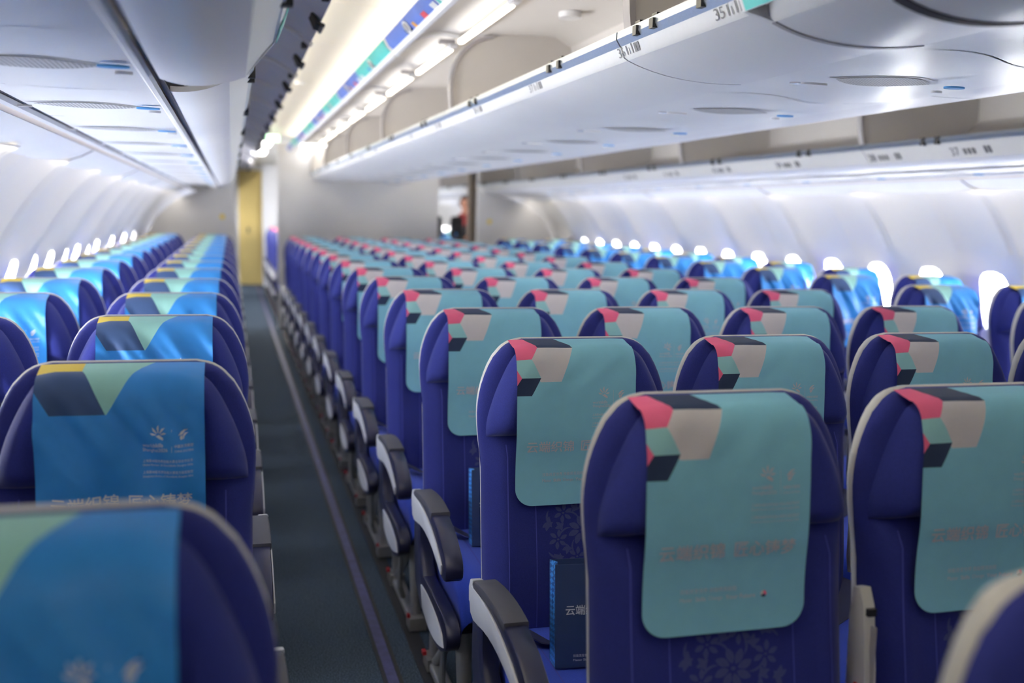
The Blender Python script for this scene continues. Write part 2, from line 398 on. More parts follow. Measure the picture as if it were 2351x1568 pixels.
# roof shell and end walls that keep daylight out
b = MB(); b.box((-2.76, Y0, 2.62), (2.76, Y1, 2.75), M['white']); struct(b.build('ceiling_upper'))
b = MB(); b.box((-2.76, Y0-.1, -.06), (2.76, Y0, 2.75), M['bulk']); struct(b.build('wall_front'))
b = MB(); b.box((-2.76, Y1, -.06), (2.76, Y1+.1, 2.75), M['bulk']); struct(b.build('wall_back'))
# aisle ceilings: panels 1.07 m long with a groove between them
def make_ceiling(sx):
    b = MB(); xc = sx*1.257
    xs = [-.62+1.24*i/16 for i in range(17)]
    n0 = int((Y0-G)//1.07); n1 = int((Y1-G)//1.07)+1
    ys = sorted([G+n*1.07+d for n in range(n0, n1+1) for d in (-.02, -.006, -.003, .003, .006, .02)])
    def P(x, y):
        u = abs(((y-G+.535) % 1.07)-.535); g = .010 if u < .004 else 0
        return (xc+x, y, 2.318+.035*cos(x/.62*pi/2)+g)
    b.grid(P, xs, ys, M['cream'], flip=True)
    return struct(b.build('ceiling', ang=40))
make_ceiling(-1); make_ceiling(1)

# ------------------------------------------------------------------ outboard lining above the windows, and bins
def loc_(X, Z): return (X+CX, Z+HZ)         # eye-relative section point -> world (left half)
def prof(pts, sx):                           # section given for the left half; mirrored for the right
    return [((X+CX) if sx < 0 else -(X+CX), Z+HZ) for X, Z in pts]
tn = k
for sx in (-1, 1):
    b = MB(); b.ribbon(prof([(-.72, .172), (-.66, .182), (-.60, .20), (-.545, .228)], sx), .006*(1 if sx < 0 else -1), Y0, Y1, M['white'])
    struct(b.build('trim_%d' % tn)); tn += 1
    b = MB(); b.ribbon(prof([(-.545, .229), (-.535, .236), (-.525, .236)], sx), .008*(1 if sx < 0 else -1), Y0, Y1, M['strip'])
    b.ribbon(prof([(-.525, .236), (-.512, .240), (-.505, .250)], sx), .006*(1 if sx < 0 else -1), Y0, Y1, M['white'])
    b.ribbon(prof([(-.508, .252), (-.495, .253)], sx), .004*(1 if sx < 0 else -1), Y0, Y1, M['darkgap'])
    struct(b.build('trim_%d' % tn)); tn += 1
    b = MB(); b.ribbon(prof([(-.165, .250), (-.158, .243), (-.148, .243), (-.142, .250)], sx), .006*(1 if sx < 0 else -1), Y0, Y1, M['white'])
    b.ribbon(prof([(-.14, .254), (-.128, .254)], sx), .004*(1 if sx < 0 else -1), Y0, Y1, M['darkgap'])
    struct(b.build('trim_%d' % tn)); tn += 1
    # joint strips of the lining
    b = MB()
    for n in range(-1, 9):
        y = G+n*MOD; b.ribbon(prof([(-.70, .168), (-.64, .180), (-.59, .197), (-.545, .222)], sx), .004*(1 if sx < 0 else -1), y-.004, y+.004, M['greytrim'])
    struct(b.build('trim_%d' % tn)); tn += 1

SIDE = {-1: 'left', 1: 'right'}
def arc(p0, p1, p2, n=8):
    return [((1-t)**2*p0[0]+2*t*(1-t)*p1[0]+t*t*p2[0], (1-t)**2*p0[1]+2*t*(1-t)*p1[1]+t*t*p2[1]) for t in [i/n for i in range(n+1)]]
def put_text(bm, body, w, h, org, ax, up, m, lift=.0012, bold=False):
    vs, fs = fit_text(body, w, h, bold); org = Vector(org); ax = Vector(ax).normalized(); up = Vector(up).normalized(); n = ax.cross(up)
    bm.add([org+ax*x+up*y+n*lift for x, y in vs], fs, m)
def out_bin(sx, y0, y1, idx, row0=None, closed=False):
    L = y1-y0; ym = (y0+y1)/2; flip = 1 if sx < 0 else -1
    px = lambda pts: [((X+CX) if sx < 0 else -(X+CX), Z+HZ) for X, Z in pts]
    t = empty('overhead_bin', (sx*1.9, ym, 1.72), '%s white overhead bin above the %s-hand window seats, %s from the camera' % ('closed' if closed else 'open', SIDE[sx], ORD[idx]), 'overhead bin', 'overhead bins above the window seats')
    def B(m, name, par=None, **kw):
        o = m.build(name, par or t, **kw)
        if par is None: o.location = -Vector(t.location)
        return o
    dz = -.035 if closed else 0; dx = .03 if closed else 0
    a, c = y0+.004, y1-.004
    b = MB()
    bottom = arc((-.128, .256+dz*.4), (-.06, .252+dz), (0+dx, .288+dz), 10)
    b.ribbon(px(bottom), .012*flip, a, c, M['binwhite'])
    B(b, 'bin_bottom')
    b = MB(); b.ribbon(px([(0+dx, .288+dz), (.03+dx, .330+dz), (.052+dx, .356+dz)]), .010*flip, a, c, M['placard'])
    if sx > 0 and row0:
        n = Vector((.05, .07)).normalized()
        for r_, y in row0:
            put_text(b, str(r_), .055, .042, (-(.012+CX), y+.07, .300+HZ), (0, -1, 0), (-.6, 0, .8), M['print_grey'])
            for q in range(3): b.add([(-(.012+CX)-.6*zz-.001, y-.01-q*.028+yy, .302+HZ+.8*zz) for yy, zz in ((0, 0), (-.018, 0), (-.018, .03), (0, .03))], [(0, 1, 2, 3)], M['print_grey'])
            for q in range(2): b.add([(-(.012+CX)-.6*zz-.001, y-.14-q*.024+yy, .302+HZ+.8*zz) for yy, zz in ((0, 0), (-.018, 0), (-.018, .036), (0, .036))], [(0, 1, 2, 3)], M['print_grey'])
    B(b, 'row_placard')
    b = MB(); b.ribbon(px([(.052+dx, .356+dz), (.064+dx, .372+dz), (.055+dx, .385+dz), (.03+dx, .388+dz)]), .008*flip, a, c, M['steel'])
    rail = B(b, 'sill_rail')
    for q in (.25, .75):
        for e in (-.05, .05):
            yy = y0+L*q+e; b = MB(); X_ = sorted((px([(.048+dx, 0)])[0][0], px([(.068+dx, 0)])[0][0]))
            b.box((X_[0], yy-.012, .352+HZ+dz), (X_[1], yy+.012, .385+HZ+dz), M['blackp']); b.build('latch_hook', rail)
    # lining: floor, back, roof
    b = MB(); b.ribbon(px([(.045, .386), (-.30, .395), (-.50, .43), (-.60, .52), (-.60, .70), (-.50, .80), (-.2, .83), (.0, .815)]), .010*flip, a, c, M['beige'])
    B(b, 'bin_lining')
    b = MB()
    end = [(.05, .385), (-.30, .392), (-.50, .43), (-.60, .52), (-.60, .70), (-.50, .80), (-.2, .83), (.0, .80)]+arc((.0, .80), (.11, .60), (.05, .385), 8)[1:-1]
    b.prism(px(end), y1-.030, y1-.006, M['beige']); dv = B(b, 'divider')
    b = MB(); b.ribbon(px(arc((.0, .80), (.115, .60), (.052, .383), 10)), .016*flip, y1-.036, y1, M['greytrim']); b.build('edge_trim', dv)
    if closed:
        b = MB(); dp = arc((.085, .32), (.17, .50), (.06, .78), 10); b.ribbon(px(dp), .02*flip, a, c, M['binwhite']); d = B(b, 'door')
        b = MB(); b.ribbon(px([(p[0]+.002, p[1]) for p in dp[0:4]]), -.002*flip, c-.16, c-.005, M['decalteal']); b.build('decal', d)
        b = MB(); b.prism(px(bottom+dp+[(-.1, .78)]), c-.004, c+.010, M['white']); B(b, 'end_panel')
    else:
        nd = 2
        for q in range(nd):
            d0 = y0+L*q/nd+.012; d1 = y0+L*(q+1)/nd-.012
            dp = arc((.02, .80), (.20, .83), (.335, .705), 10)
            b = MB(); b.ribbon(px(dp), .006*flip, d0, d1, M['slate']); d = B(b, 'door')
            b = MB(); b.ribbon(px([(p[0], p[1]+.007) for p in dp]), .012*flip, d0, d1, M['white']); b.build('door_skin', d)
            b = MB()
            b.ribbon(px([(p[0], p[1]-.016) for p in dp]), .018*flip, d1-.030, d1, M['white'])
            b.build('edge_trim', d)
            b = MB(); yc = (d0+d1)/2
            P1 = Vector(px([(.30, .738)])[0]); P2 = Vector(px([(.342, .690)])[0])
            for e in (-.045, 0, .045):
                b.tube([(P1.x, yc+e, P1.y-.006), ((P1.x+P2.x)/2, yc+e, (P1.y+P2.y)/2-.02), (P2.x, yc+e, P2.y-.006)], [.008, .013, .008], M['blackp'], 8)
            b.tube([(P2.x-.004, yc-.07, P2.y-.006), (P2.x-.004, yc+.07, P2.y-.006)], .009, M['blackp'], 8)
            b.build('latch', d)
            b = MB()
            for e in (-.02, .02):
                yy = d0+.06+e; P3 = Vector(px([(.315, .722)])[0]); b.box((P3.x-.012, yy-.012, P3.y-.022), (P3.x+.012, yy+.012, P3.y-.002), M['blackp'])
            b.build('stop_pad', d)
    return t
def center_bin(sx, y0, y1, idx, rows=(), closed=0):
    """half of the centre stowage facing one aisle; section given for the half facing the left aisle"""
    L = y1-y0; ym = (y0+y1)/2; flip = -1 if sx < 0 else 1
    px = lambda pts: [((X+CX) if sx < 0 else -(X+CX), Z+HZ) for X, Z in pts]
    t = empty('overhead_bin', (sx*.4, ym, 1.82), '%s white centre overhead bin facing the %s aisle, %s from the camera' % ('closed bulging' if closed else 'open', SIDE[sx], ORD[idx]), 'overhead bin', 'centre overhead bins')
    def B(m, name, par=None, **kw):
        o = m.build(name, par or t, **kw)
        if par is None: o.location = -Vector(t.location)
        return o
    a, c = y0+.004, y1-.004; dz = (0, -.028, -.055)[closed]
    b = MB(); bot = arc((1.272, .343+dz*.3), (1.08, .333+dz), (.957, .385+dz), 12); b.ribbon(px(bot), .012*flip, a, c, M['binwhite']); B(b, 'bin_bottom')
    b = MB(); b.ribbon(px([(.957, .385+dz), (.947, .392+dz), (.936, .420+dz)]), .010*flip, a, c, M['placard'])
    if sx < 0:
        for r_, y in rows:
            o = Vector((.9425+CX, y+.06, .398+HZ)); up = Vector((-.37, 0, .93))
            o = Vector((.9465+CX-.0005, y+.06, .3935+HZ)); up = Vector((-.366, 0, .93))
            put_text(b, str(r_), .042, .024, o, (0, -1, 0), up, M['print_grey'], lift=.0015)
            for q, (w_, h_) in enumerate(((.006, .022), (.004, .016), (.006, .024), (.014, .022), (.014, .022))):
                yy = y+.005-q*.017; b.add([o*0+Vector((.9465+CX-.002, yy, .394+HZ))+up*hh+Vector((0, -ww, 0)) for ww, hh in ((0, 0), (w_, 0), (w_, h_), (0, h_))], [(0, 1, 2, 3)], M['print_grey'])
    B(b, 'row_placard')
    b = MB(); b.ribbon(px([(.936, .417+dz), (.925, .434+dz), (.926, .452+dz), (.955, .454+dz)]), .006*flip, a, c, M['steel'])
    rail = B(b, 'sill_rail')
    for q in (.24, .74):
        for e in (-.05, .05):
            yy = y0+L*q+e; xa, xb = sorted((px([(.915, 0)])[0][0], px([(.935, 0)])[0][0])); b = MB()
            b.box((xa+.004, yy-.011, .424+HZ+dz), (xb, yy+.011, .446+HZ+dz), M['blackp']); b.box((xa+.012, yy-.014, .446+HZ+dz), (xb+.008, yy+.014, .458+HZ+dz), M['blackp']); b.build('latch_hook', rail)
    if closed:
        dp = arc((.90, .40+dz), (.80, .58), (.93, .80), 10)
        b = MB(); b.ribbon(px(dp), .02*flip, a, c, M['binwhite']); d = B(b, 'door')
        b = MB(); b.ribbon(px([(p[0]-.003, p[1]) for p in dp[0:4]]), .002*flip, c-.16, c-.006, M['decalteal']); b.build('decal', d)
        b = MB(); b.prism(px([(p[0], p[1]) for p in bot]+[(p[0], p[1]) for p in dp]+[(1.30, .80), (1.30, .36)]), c-.004, c+.010, M['white']); B(b, 'end_panel')
        b = MB(); b.ribbon(px([(p[0]-.001, p[1]-.002) for p in bot]), .004*flip, c-(.010 if closed == 1 else .022), c+.004, M['greytrim' if closed == 1 else 'darkgap']); B(b, 'edge_shadow')  # dark strip that paints the shadow line along the bulging bin edge
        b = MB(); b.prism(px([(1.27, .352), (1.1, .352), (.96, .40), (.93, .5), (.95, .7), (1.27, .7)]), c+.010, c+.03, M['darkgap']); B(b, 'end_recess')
        return t
    b = MB(); b.ribbon(px([(.955, .450), (1.30, .455), (1.45, .47), (1.515, .53), (1.525, .65), (1.50, .76), (1.42, .80), (1.0, .79)]), .008*-flip*-1, a, c, M['beige']); B(b, 'bin_lining')
    # divider with a rounded front edge
    fr = [(.985, .785)]+arc((1.0, .78), (1.10, .60), (.945, .455), 10)[1:]
    b = MB(); b.prism(px([(.95, .452), (1.30, .455), (1.45, .47), (1.515, .53), (1.525, .65), (1.50, .76), (1.42, .80), (1.2, .795)]+arc((1.13, .785), (.91, .73), (.95, .47), 10)), y1-.03, y1-.006, M['beige']); dv = B(b, 'divider')
    b = MB(); b.ribbon(px(arc((1.13, .790), (.90, .745), (.945, .452), 14)), -.016*flip, y1-.045, y1+.0, M['greytrim']); b.build('edge_trim', dv)
    b = MB(); b.disc((px([(1.30, 0)])[0][0], ym+.45, .795+HZ), .045, .045, (1, 0, 0), (0, -1, 0), M['white'], .022); B(b, 'smoke_detector')
    # strip lamps at the hinge line
    for q in range(2):
        d0 = y0+L*q/2; d1 = y0+L*(q+1)/2
        b = MB(); P = px([(.975, .742)])[0]; b.rbox((P[0]-.012, d0+.13, P[1]-.010), (P[0]+.012, d1-.10, P[1]+.010), .006, M['led'], 1); o = B(b, 'strip_lamp')
        b = MB(); b.rbox((P[0]-.018, d0+.05, P[1]-.004), (P[0]+.018, d0+.12, P[1]+.014), .005, M['white'], 1); B(b, 'lamp_socket')
        b = MB()
        for e in (.04, .075): b.box((P[0]-sx*-.03-.035, d0+e, P[1]+.012), (P[0]-sx*-.03+.035, d0+e+.012, P[1]+.03), M['greytrim'])
        B(b, 'hinge_bracket')
    for q in range(1):
        d0 = y0+.012; d1 = y1-.012
        dp = arc((.985, .79), (.82, .83), (.705, .69), 10)
        lip = [(.705, .69), (.672, .715), (.652, .752)]
        b = MB(); b.ribbon(px(dp), -.006*flip, d0, d1, M['doorliner']); d = B(b, 'door')
        b = MB(); b.ribbon(px([(p[0], p[1]+.001) for p in dp]), .010*flip, d0, d1, M['white'])
        b.ribbon(px(lip), .010*flip, d0, d1, M['white']); b.ribbon(px([(.712, .684), (.700, .684), (.692, .70)]), -.006*flip, d0, d1, M['white']); b.build('door_skin', d)
        b = MB(); b.ribbon(px([(p[0], p[1]-.010) for p in dp]), -.012*flip, d1-.018, d1, M['white']); b.build('edge_trim', d)
        dm = (d0+d1)/2
        b = MB()
        off = lambda pts: [(p[0]-.0025, p[1]-.002) for p in pts]
        lp = off([(.6995, .6965), (.672, .716), (.653, .749)])
        b.ribbon(px(lp), -.0012*flip, d0+.02, dm-.01, M['decalteal']); b.ribbon(px(lp), -.0012*flip, dm+.01, d1-.02, M['decalblue'])
        lp2 = [(p[0]-.0012, p[1]-.001) for p in lp]
        for (ya, yb, mm) in ((.02, .09, 'decalwhite'), (.20, .27, 'decalred'), (-.12, -.05, 'decalwhite'), (.42, .46, 'decalyellow'), (-.40, -.37, 'decalblue'), (-.5, -.46, 'decalred'), (.52, .62, 'navyprint')):
            b.ribbon(px([lp2[0], ((lp2[0][0]+lp2[1][0])/2, (lp2[0][1]+lp2[1][1])/2), lp2[1]]), -.001*flip, dm+ya, dm+yb, M[mm])
        b.build('decal', d)
        for yy in (d0+L*.25, d0+L*.75):
            b = MB(); A = Vector(px([(.690, .700)])[0]); Bp = Vector(px([(.655, .742)])[0]); av = Vector((Bp.x-A.x, 0, Bp.y-A.y)).normalized()
            cpt = Vector((px([(.670, .716)])[0][0]-.004, yy, .716+HZ-.003)); b.disc(cpt, .045, .026, (0, -1, 0), av, M['decalwhite'], .002)
            b.disc(cpt+Vector((-.002, 0, -.002)), .034, .019, (0, -1, 0), av, M['greytrim'], .002); b.build('latch', d)
    return t
for kk in range(-1, 9):
    ya, yb = G+kk*MOD, G+(kk+1)*MOD
    i = kk+1
    if kk == -1:
        out_bin(-1, ya, 2.10, 0, closed=True); out_bin(1, ya, yb, 0)
        center_bin(1, ya, yb, 0)
    else:
        out_bin(-1, ya, yb, i)
        rows = {0: [(37, 3.889), (38, 4.50)], 1: [(39, 5.414), (40, 6.25)], 2: [(41, 7.05), (42, 7.85)]}.get(kk)
        out_bin(1, ya, yb, i, rows)
        if kk < 5: center_bin(1, ya, min(yb, PART-.05), i)
    if -1 < kk < 5:
        rows = {0: [(37, 3.22), (38, 4.02)], 1: [(39, 4.83), (40, 5.6)], 2: [(41, 7.0), (42, 7.8)]}.get(kk, ())
        center_bin(-1, ya, min(yb, PART-.05), i+2, rows)
center_bin(-1, 1.76, G, 2, [(35, 1.885), (36, 2.42)])
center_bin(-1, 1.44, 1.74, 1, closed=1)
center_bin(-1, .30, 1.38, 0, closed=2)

# ------------------------------------------------------------------ service panels over the seats
def service_panel(kind, yc, idx):
    """kind: left / centre / right"""
    Lp = .796
    xa, xb = {'left': (-.495+CX, -.165+CX), 'right': (.165-CX, .495-CX), 'centre': (1.272+CX, 1.842+CX)}[kind]
    z = {'left': .252, 'right': .252, 'centre': .343}[kind]+HZ
    xm = (xa+xb)/2; w = xb-xa
    where = {'left': 'left-hand', 'right': 'right-hand', 'centre': 'centre'}[kind]
    t = empty('service_panel', (xm, yc, z), 'white ceiling service panel with speaker grille over the %s seats, %s from the camera' % (where, ORD[idx]), 'service panel', 'service panels over the %s seats' % where)
    A = .010 if kind == 'centre' else .003
    def zz(x, y): return A*(cos(2*pi*(y/Lp+.25*sin(pi*x/w)))-1)*.5*(cos(pi*x/w))**1.3 if abs(x) < w/2-1e-6 else 0
    b = MB(); xs = [-w/2+w*i/24 for i in range(25)]; ys = [-Lp/2+.003+(Lp-.006)*i/20 for i in range(21)]
    wave = (lambda x: .06*sin(2*pi*x/w)) if kind == 'centre' else (lambda x: 0)
    b.grid(lambda x, y: (x, y+wave(x), zz(x, y)), xs, ys, M['psu'], flip=True)
    b.grid(lambda x, y: (x, y+wave(x), .02), xs, ys, M['psu'])
    b.build('panel_skin', t)
    gx, gy = .125, .075
    if kind == 'centre': gx, gy = .135, .085
    ox, oy = (-.02 if kind == 'centre' else -.02), 0
    b = MB()
    def lens(sc, zo, m):
        uu = [-1+i/12 for i in range(25)]; vv = [-1+i/5 for i in range(11)]
        b.grid(lambda u, v: (ox+gx*sc*u, oy+gy*sc*(1-u*u)*v, zz(ox+gx*sc*u, oy+gy*sc*(1-u*u)*v-wave(ox+gx*sc*u))-zo), uu, vv, m, flip=True)
        b.grid(lambda u, v: (ox+gx*sc*u, oy+gy*sc*(1-u*u)*v, zz(ox+gx*sc*u, oy+gy*sc*(1-u*u)*v-wave(ox+gx*sc*u))+.004), uu, vv, m)
    lens(1.12, .0015, M['greytrim'] if False else M['white']); b.build('grille_frame', t)
    b = MB(); lens(.97, .003, M['grille']); b.build('speaker_grille', t)
    b = MB(); b.disc((ox+gx*1.22, oy-.05, -A-.003), .028, .016, (1, 0, 0), (0, -1, 0), M['bluelens'], .004); b.build('call_lens', t)
    b = MB(); b.disc((ox-gx*1.30, oy+.02, -A-.003), .036, .006, (1, 0, 0), (0, -1, 0), M['led' if False else 'white'], .005); b.disc((ox-gx*1.62, oy+.035, -A-.002), .014, .012, (1, 0, 0), (0, -1, 0), M['chrome'], .004); b.build('reading_light', t)
    b = MB(); b.disc((ox+gx*1.30, oy+.03, -A-.003), .016, .009, (1, 0, 0), (0, -1, 0), M['white'], .006); b.build('air_nozzle', t)
    return t
for i in range(14):
    service_panel('left', 2.03-.8+.796*i, i); service_panel('right', 2.03-.8+.796*i, i)
    service_panel('centre', 2.24-.8+.796*i, i)
# ------------------------------------------------------------------ SEATS
TH = radians(6); LV = .70; ZB = .444; YB = .000
def P(x, v, n):        # back-plane coordinates -> seat coordinates; the row reference (fold of the cover) is y = 0
    return (x, YB+v*sin(TH)-n*cos(TH), ZB+v*cos(TH)+n*sin(TH))
def interp(tab, t):
    if t <= tab[0][0]: return tab[0][1]
    for (a, xa), (b, xb) in zip(tab, tab[1:]):
        if t <= b:
            q = (t-a)/(b-a); return xa+(xb-xa)*q
    return tab[-1][1]
def sm(tab, t):        # smooth Catmull interpolation
    if t <= tab[0][0]: return tab[0][1]
    if t >= tab[-1][0]: return tab[-1][1]
    for i in range(len(tab)-1):
        a, xa = tab[i]; b, xb = tab[i+1]
        if t <= b:
            pm = tab[max(i-1, 0)]; pn = tab[min(i+2, len(tab)-1)]; h = b-a; q = (t-a)/h
            s0 = (xb-pm[1])/(b-pm[0]); s1 = (pn[1]-xa)/(pn[0]-a); q2, q3 = q*q, q*q*q
            return (2*q3-3*q2+1)*xa+(q3-2*q2+q)*h*s0+(-2*q3+3*q2)*xb+(q3-q2)*h*s1
SS = [-1+2*i/32 for i in range(33)]
SS = [math.copysign(1-(1-abs(s))**1.7, s) if abs(s) < 1 else s for s in SS]
def pillow(bm, m, vs, hw, nb, nf, p=4.0, endr=.03, bot=True):
    """closed cushion: half width hw(v); back plane nb; front nf(s, v); edges rounded"""
    v0, v1 = vs[0], vs[-1]
    def fr(s, v):
        e = (max(0, 1-abs(s)**p))**(1/2.2)
        d = min(v1-v, (v-v0) if bot else 9)
        if d < endr: e *= sqrt(max(0, 1-((endr-d)/endr)**2))
        return P(s*hw(v), v, nb+(nf(s, v)-nb)*e)
    bm.grid(fr, SS, vs, m)
    bm.grid(lambda s, v: P(s*hw(v), v, nb-.0005), [-1, -.5, 0, .5, 1], [vs[0]]+vs[1:-1:3]+[vs[-1]], m, flip=True)
def vlist(a, b, n, dense=.03):
    out = [a+(b-a)*i/n for i in range(n+1)]
    out += [a+dense*q for q in (.05, .15, .3, .55, .8)]+[b-dense*q for q in (.05, .15, .3, .55, .8)]
    return sorted(set(round(x, 5) for x in out))
# outline half widths, measured down from the top of each layer
HW_SHELL = [(0, .133), (.006, .160), (.02, .183), (.05, .2085), (.11, .2335), (.17, .2435), (.24, .241), (.29, .2355), (.5, .234), (.9, .229)]
HW_PAD = [(0, .131), (.006, .158), (.02, .181), (.05, .207), (.11, .233), (.17, .2435), (.24, .2415), (.29, .236), (.5, .235), (.9, .230)]
HW_HEAD = [(0, .122), (.008, .146), (.03, .167), (.07, .189), (.12, .210), (.18, .226), (.235, .228)]
VT_SHELL, VT_PAD, VT_HEAD = .7245, .7215, .702
VB_HEAD = .488
def nf_pad(s, v):
    bol = .018*exp(-((abs(s)-.80)/.12)**2); lum = .012*exp(-((v-.16)/.14)**2)
    top = min(1, max(0, (v-.44)/.06))
    return .045+bol*(1-top)+lum-.018*top
def nf_head(s, v):
    wing = .020*exp(-((abs(s)-.84)/.13)**2); t = (v-VB_HEAD)/(VT_HEAD-VB_HEAD)
    return .068+.012*sin(pi*min(1, max(0, t)))+wing*(1-.5*t)
ME = {}
def make_seat_meshes():
    # shell
    b = MB(); vs = vlist(.10, VT_SHELL, 30, .03)
    hw = lambda v: sm(HW_SHELL, VT_SHELL-v)
    def fr(s, v):
        e = (max(0, 1-abs(s)**8))**.5; d = VT_SHELL-v
        if d < .02: e *= sqrt(max(0, 1-((.02-d)/.02)**2))
        return P(s*hw(v), v, -.022+.022*e)
    def bk(s, v):
        e = (max(0, 1-abs(s)**6))**.5; d = VT_SHELL-v
        if d < .03: e *= sqrt(max(0, 1-((.03-d)/.03)**2))
        return P(s*hw(v), v, -.022-.046*e)
    b.grid(fr, SS, vs, M['shell']); b.grid(bk, SS, vs, M['shell'], flip=True); ME['back_shell'] = b.mesh('back_shell', 50, True)
    b = MB(); pillow(b, M['blue'], vlist(-.03, VT_PAD, 34, .025), lambda v: sm(HW_PAD, VT_PAD-v), -.012, nf_pad, 5, .030)
    # stitched seams and the woven medallion on the lower back
    def on_pad(x, v, lift=.0012):
        h = sm(HW_PAD, VT_PAD-v); s = x/h; return P(x, v, -.012+(nf_pad(s, v)+.012)*(max(0, 1-abs(s)**5))**(1/2.2)+lift)
    for sx in (-1, 1):
        for (xx, w_) in ((.115, .0011), (.185, .0013)):
            b.grid(lambda x, v: on_pad(sx*(xx+x), v, .0009), [-w_, w_], [.03+.44*i/30 for i in range(31)], M['seam'], flip=sx < 0)
    def leaf(cx, cv, ang, ln, wd, curl=0, n=7):
        L_, R_ = [], []
        for i in range(n+1):
            t = i/n; a = ang+curl*t; 
            x = cx+ln*t*cos(ang+curl*t*.6); v = cv+ln*t*sin(ang+curl*t*.6); w = wd*sin(pi*min(1, t*.94+.03))**.8
            L_.append((x-w*sin(a), v+w*cos(a))); R_.append((x+w*sin(a), v-w*cos(a)))
        for i in range(n):
            q = [L_[i], R_[i], R_[i+1], L_[i+1]]
            b.add([on_pad(x, v, .0008) for x, v in q], [(0, 1, 2, 3)], M['damask'])
    CV = .258
    def flower(cx, cv, r, n, rot):
        for i in range(n): leaf(cx+.25*r*cos(rot+2*pi*i/n), CV+cv+.25*r*sin(rot+2*pi*i/n), rot+2*pi*i/n, r*.75, r*.20, .25)
        leaf(cx-.13*r, CV+cv, 0, .26*r, .10*r)
    flower(0, 0, .036, 8, .2)
    for i in range(6):
        a = 2*pi*i/6+.3; flower(.064*cos(a), .064*sin(a), .024, 6, a)
        for dq in (-.33, .33):
            for r_, l_, cu in ((.090, .026, 2.2*dq), (.052, .024, -2*dq)):
                leaf(r_*cos(a+dq), CV+r_*sin(a+dq), a+dq+pi/2*(1 if dq > 0 else -1), l_, .0052, cu*1.5)
        leaf(.078*cos(a+.52), CV+.078*sin(a+.52), a+.52, .024, .006, .8); leaf(.03*cos(a+.5), CV+.03*sin(a+.5), a+.6, .034, .0022, 1.2); leaf(.098*cos(a+.2), CV+.098*sin(a+.2), a+1.8, .03, .0026, .7)
    ME['backrest'] = b.mesh('backrest', 50, False)
    b = MB(); pillow(b, M['bluehead'], vlist(VB_HEAD, VT_HEAD, 26, .035), lambda v: sm(HW_HEAD, VT_HEAD-v), .012, nf_head, 6, .035)
    ME['headrest'] = b.mesh('headrest', 50, True)
    # cover: path over the top of the headrest and down its front
    path = [(-.045, .690), (-.036, .712), (-.020, .7185), (.006, .716), (.028, .711), (.047, .7065), (.064, .697), (.075, .682), (.081, .662), (.084, .63), (.0845, .59), (.0825, .55), (.079, .51), (.074, .475), (.067, .44), (.062, .40), (.060, .36), (.060, .33), (.060, .29)]
    PP = []; cum = [0]
    for i in range(len(path)-1):
        for q in range(12):
            t = q/12; p0 = path[max(i-1, 0)]; p1 = path[i]; p2 = path[i+1]; p3 = path[min(i+2, len(path)-1)]
            f_ = lambda k: .5*((2*p1[k])+(-p0[k]+p2[k])*t+(2*p0[k]-5*p1[k]+4*p2[k]-p3[k])*t*t+(-p0[k]+3*p1[k]-3*p2[k]+p3[k])*t**3)
            PP.append((f_(0), f_(1)))
    for a, c in zip(PP, PP[1:]): cum.append(cum[-1]+sqrt((a[0]-c[0])**2+(a[1]-c[1])**2))
    fold = cum[min(range(len(PP)), key=lambda i: abs(PP[i][0]-.067)+abs(PP[i][1]-.694))]
    def at_d(d):
        t = fold+d; t = max(0, min(cum[-1]-1e-6, t)); lo, hi = 0, len(cum)-1
        while hi-lo > 1:
            md = (lo+hi)//2
            if cum[md] <= t: lo = md
            else: hi = md
        q = (t-cum[lo])/(cum[hi]-cum[lo]); return (PP[lo][0]+(PP[hi][0]-PP[lo][0])*q, PP[lo][1]+(PP[hi][1]-PP[lo][1])*q)
    CW, CL, CB = .2970, .374, -.070; KU, KV = CW/.313, .94
    def rumple(u, d, style):
        if d < -.02: return 0
        if style == 'sky':
            a = min(1, (d+.02)/.06); w = .0075*sin(2*pi*(u-.5*d)/.105+.6)*exp(-((d-.13)/.10)**2)*a
            w += .006*sin(2*pi*(u+.35*d)/.16+2)*exp(-((d-.25)/.12)**2)+.004*sin(2*pi*(u*1.3-.9*d)/.06)*exp(-((d-.09)/.05)**2)*a
            return w+.011*a+.004*a*max(0, d)/.4
        w = .0022*sin(2*pi*(u-.4*d)/.15+1)*exp(-((d-.12)/.09)**2)+.0016*sin(2*pi*(u+d)/.09)*exp(-((d-.05)/.05)**2)
        return w+.0025
    def cover_pt(u, d, style, lift=.003):
        du = -.022 if style == 'teal' else 0
        n, v = at_d(d); n2, v2 = at_d(d+.004); tn, tv = n2-n, v2-v; ll = sqrt(tn*tn+tv*tv) or 1
        nn, nv = -tv/ll, tn/ll
        if nn*0+(-tv/ll) < 0 and d > 0: nn, nv = -nn, -nv
        r_ = rumple(u, d, style)+lift
        if d < -.02: r_ = lift
        edge = abs(u)/(CW/2); drop = -.006*max(0, edge-.8)/.2*exp(-((d+.02)/.04)**2)
        return P(u+du, v+nv*r_+drop, n+nn*r_)
    def cover(style, polys, base, name):
        me = bpy.data.meshes.new(name); bm = bmesh.new()
        us = [-CW/2+CW*i/28 for i in range(29)]; ds = [CB+(CL-CB)*i/46 for i in range(47)]
        def ex(d):
            r_ = .042; q = d-(CL-r_)
            return CW/2-(r_-sqrt(max(0, r_*r_-q*q)) if q > 0 else 0)
        ds = sorted(set(ds+[CL-.042*(1-sin(radians(a))) for a in range(0, 91, 10)]))
        g = [[bm.verts.new((u/(CW/2)*ex(d), d, 0)) for u in us] for d in ds]
        for j in range(len(ds)-1):
            for i in range(len(us)-1): bm.faces.new((g[j][i], g[j][i+1], g[j+1][i+1], g[j+1][i]))
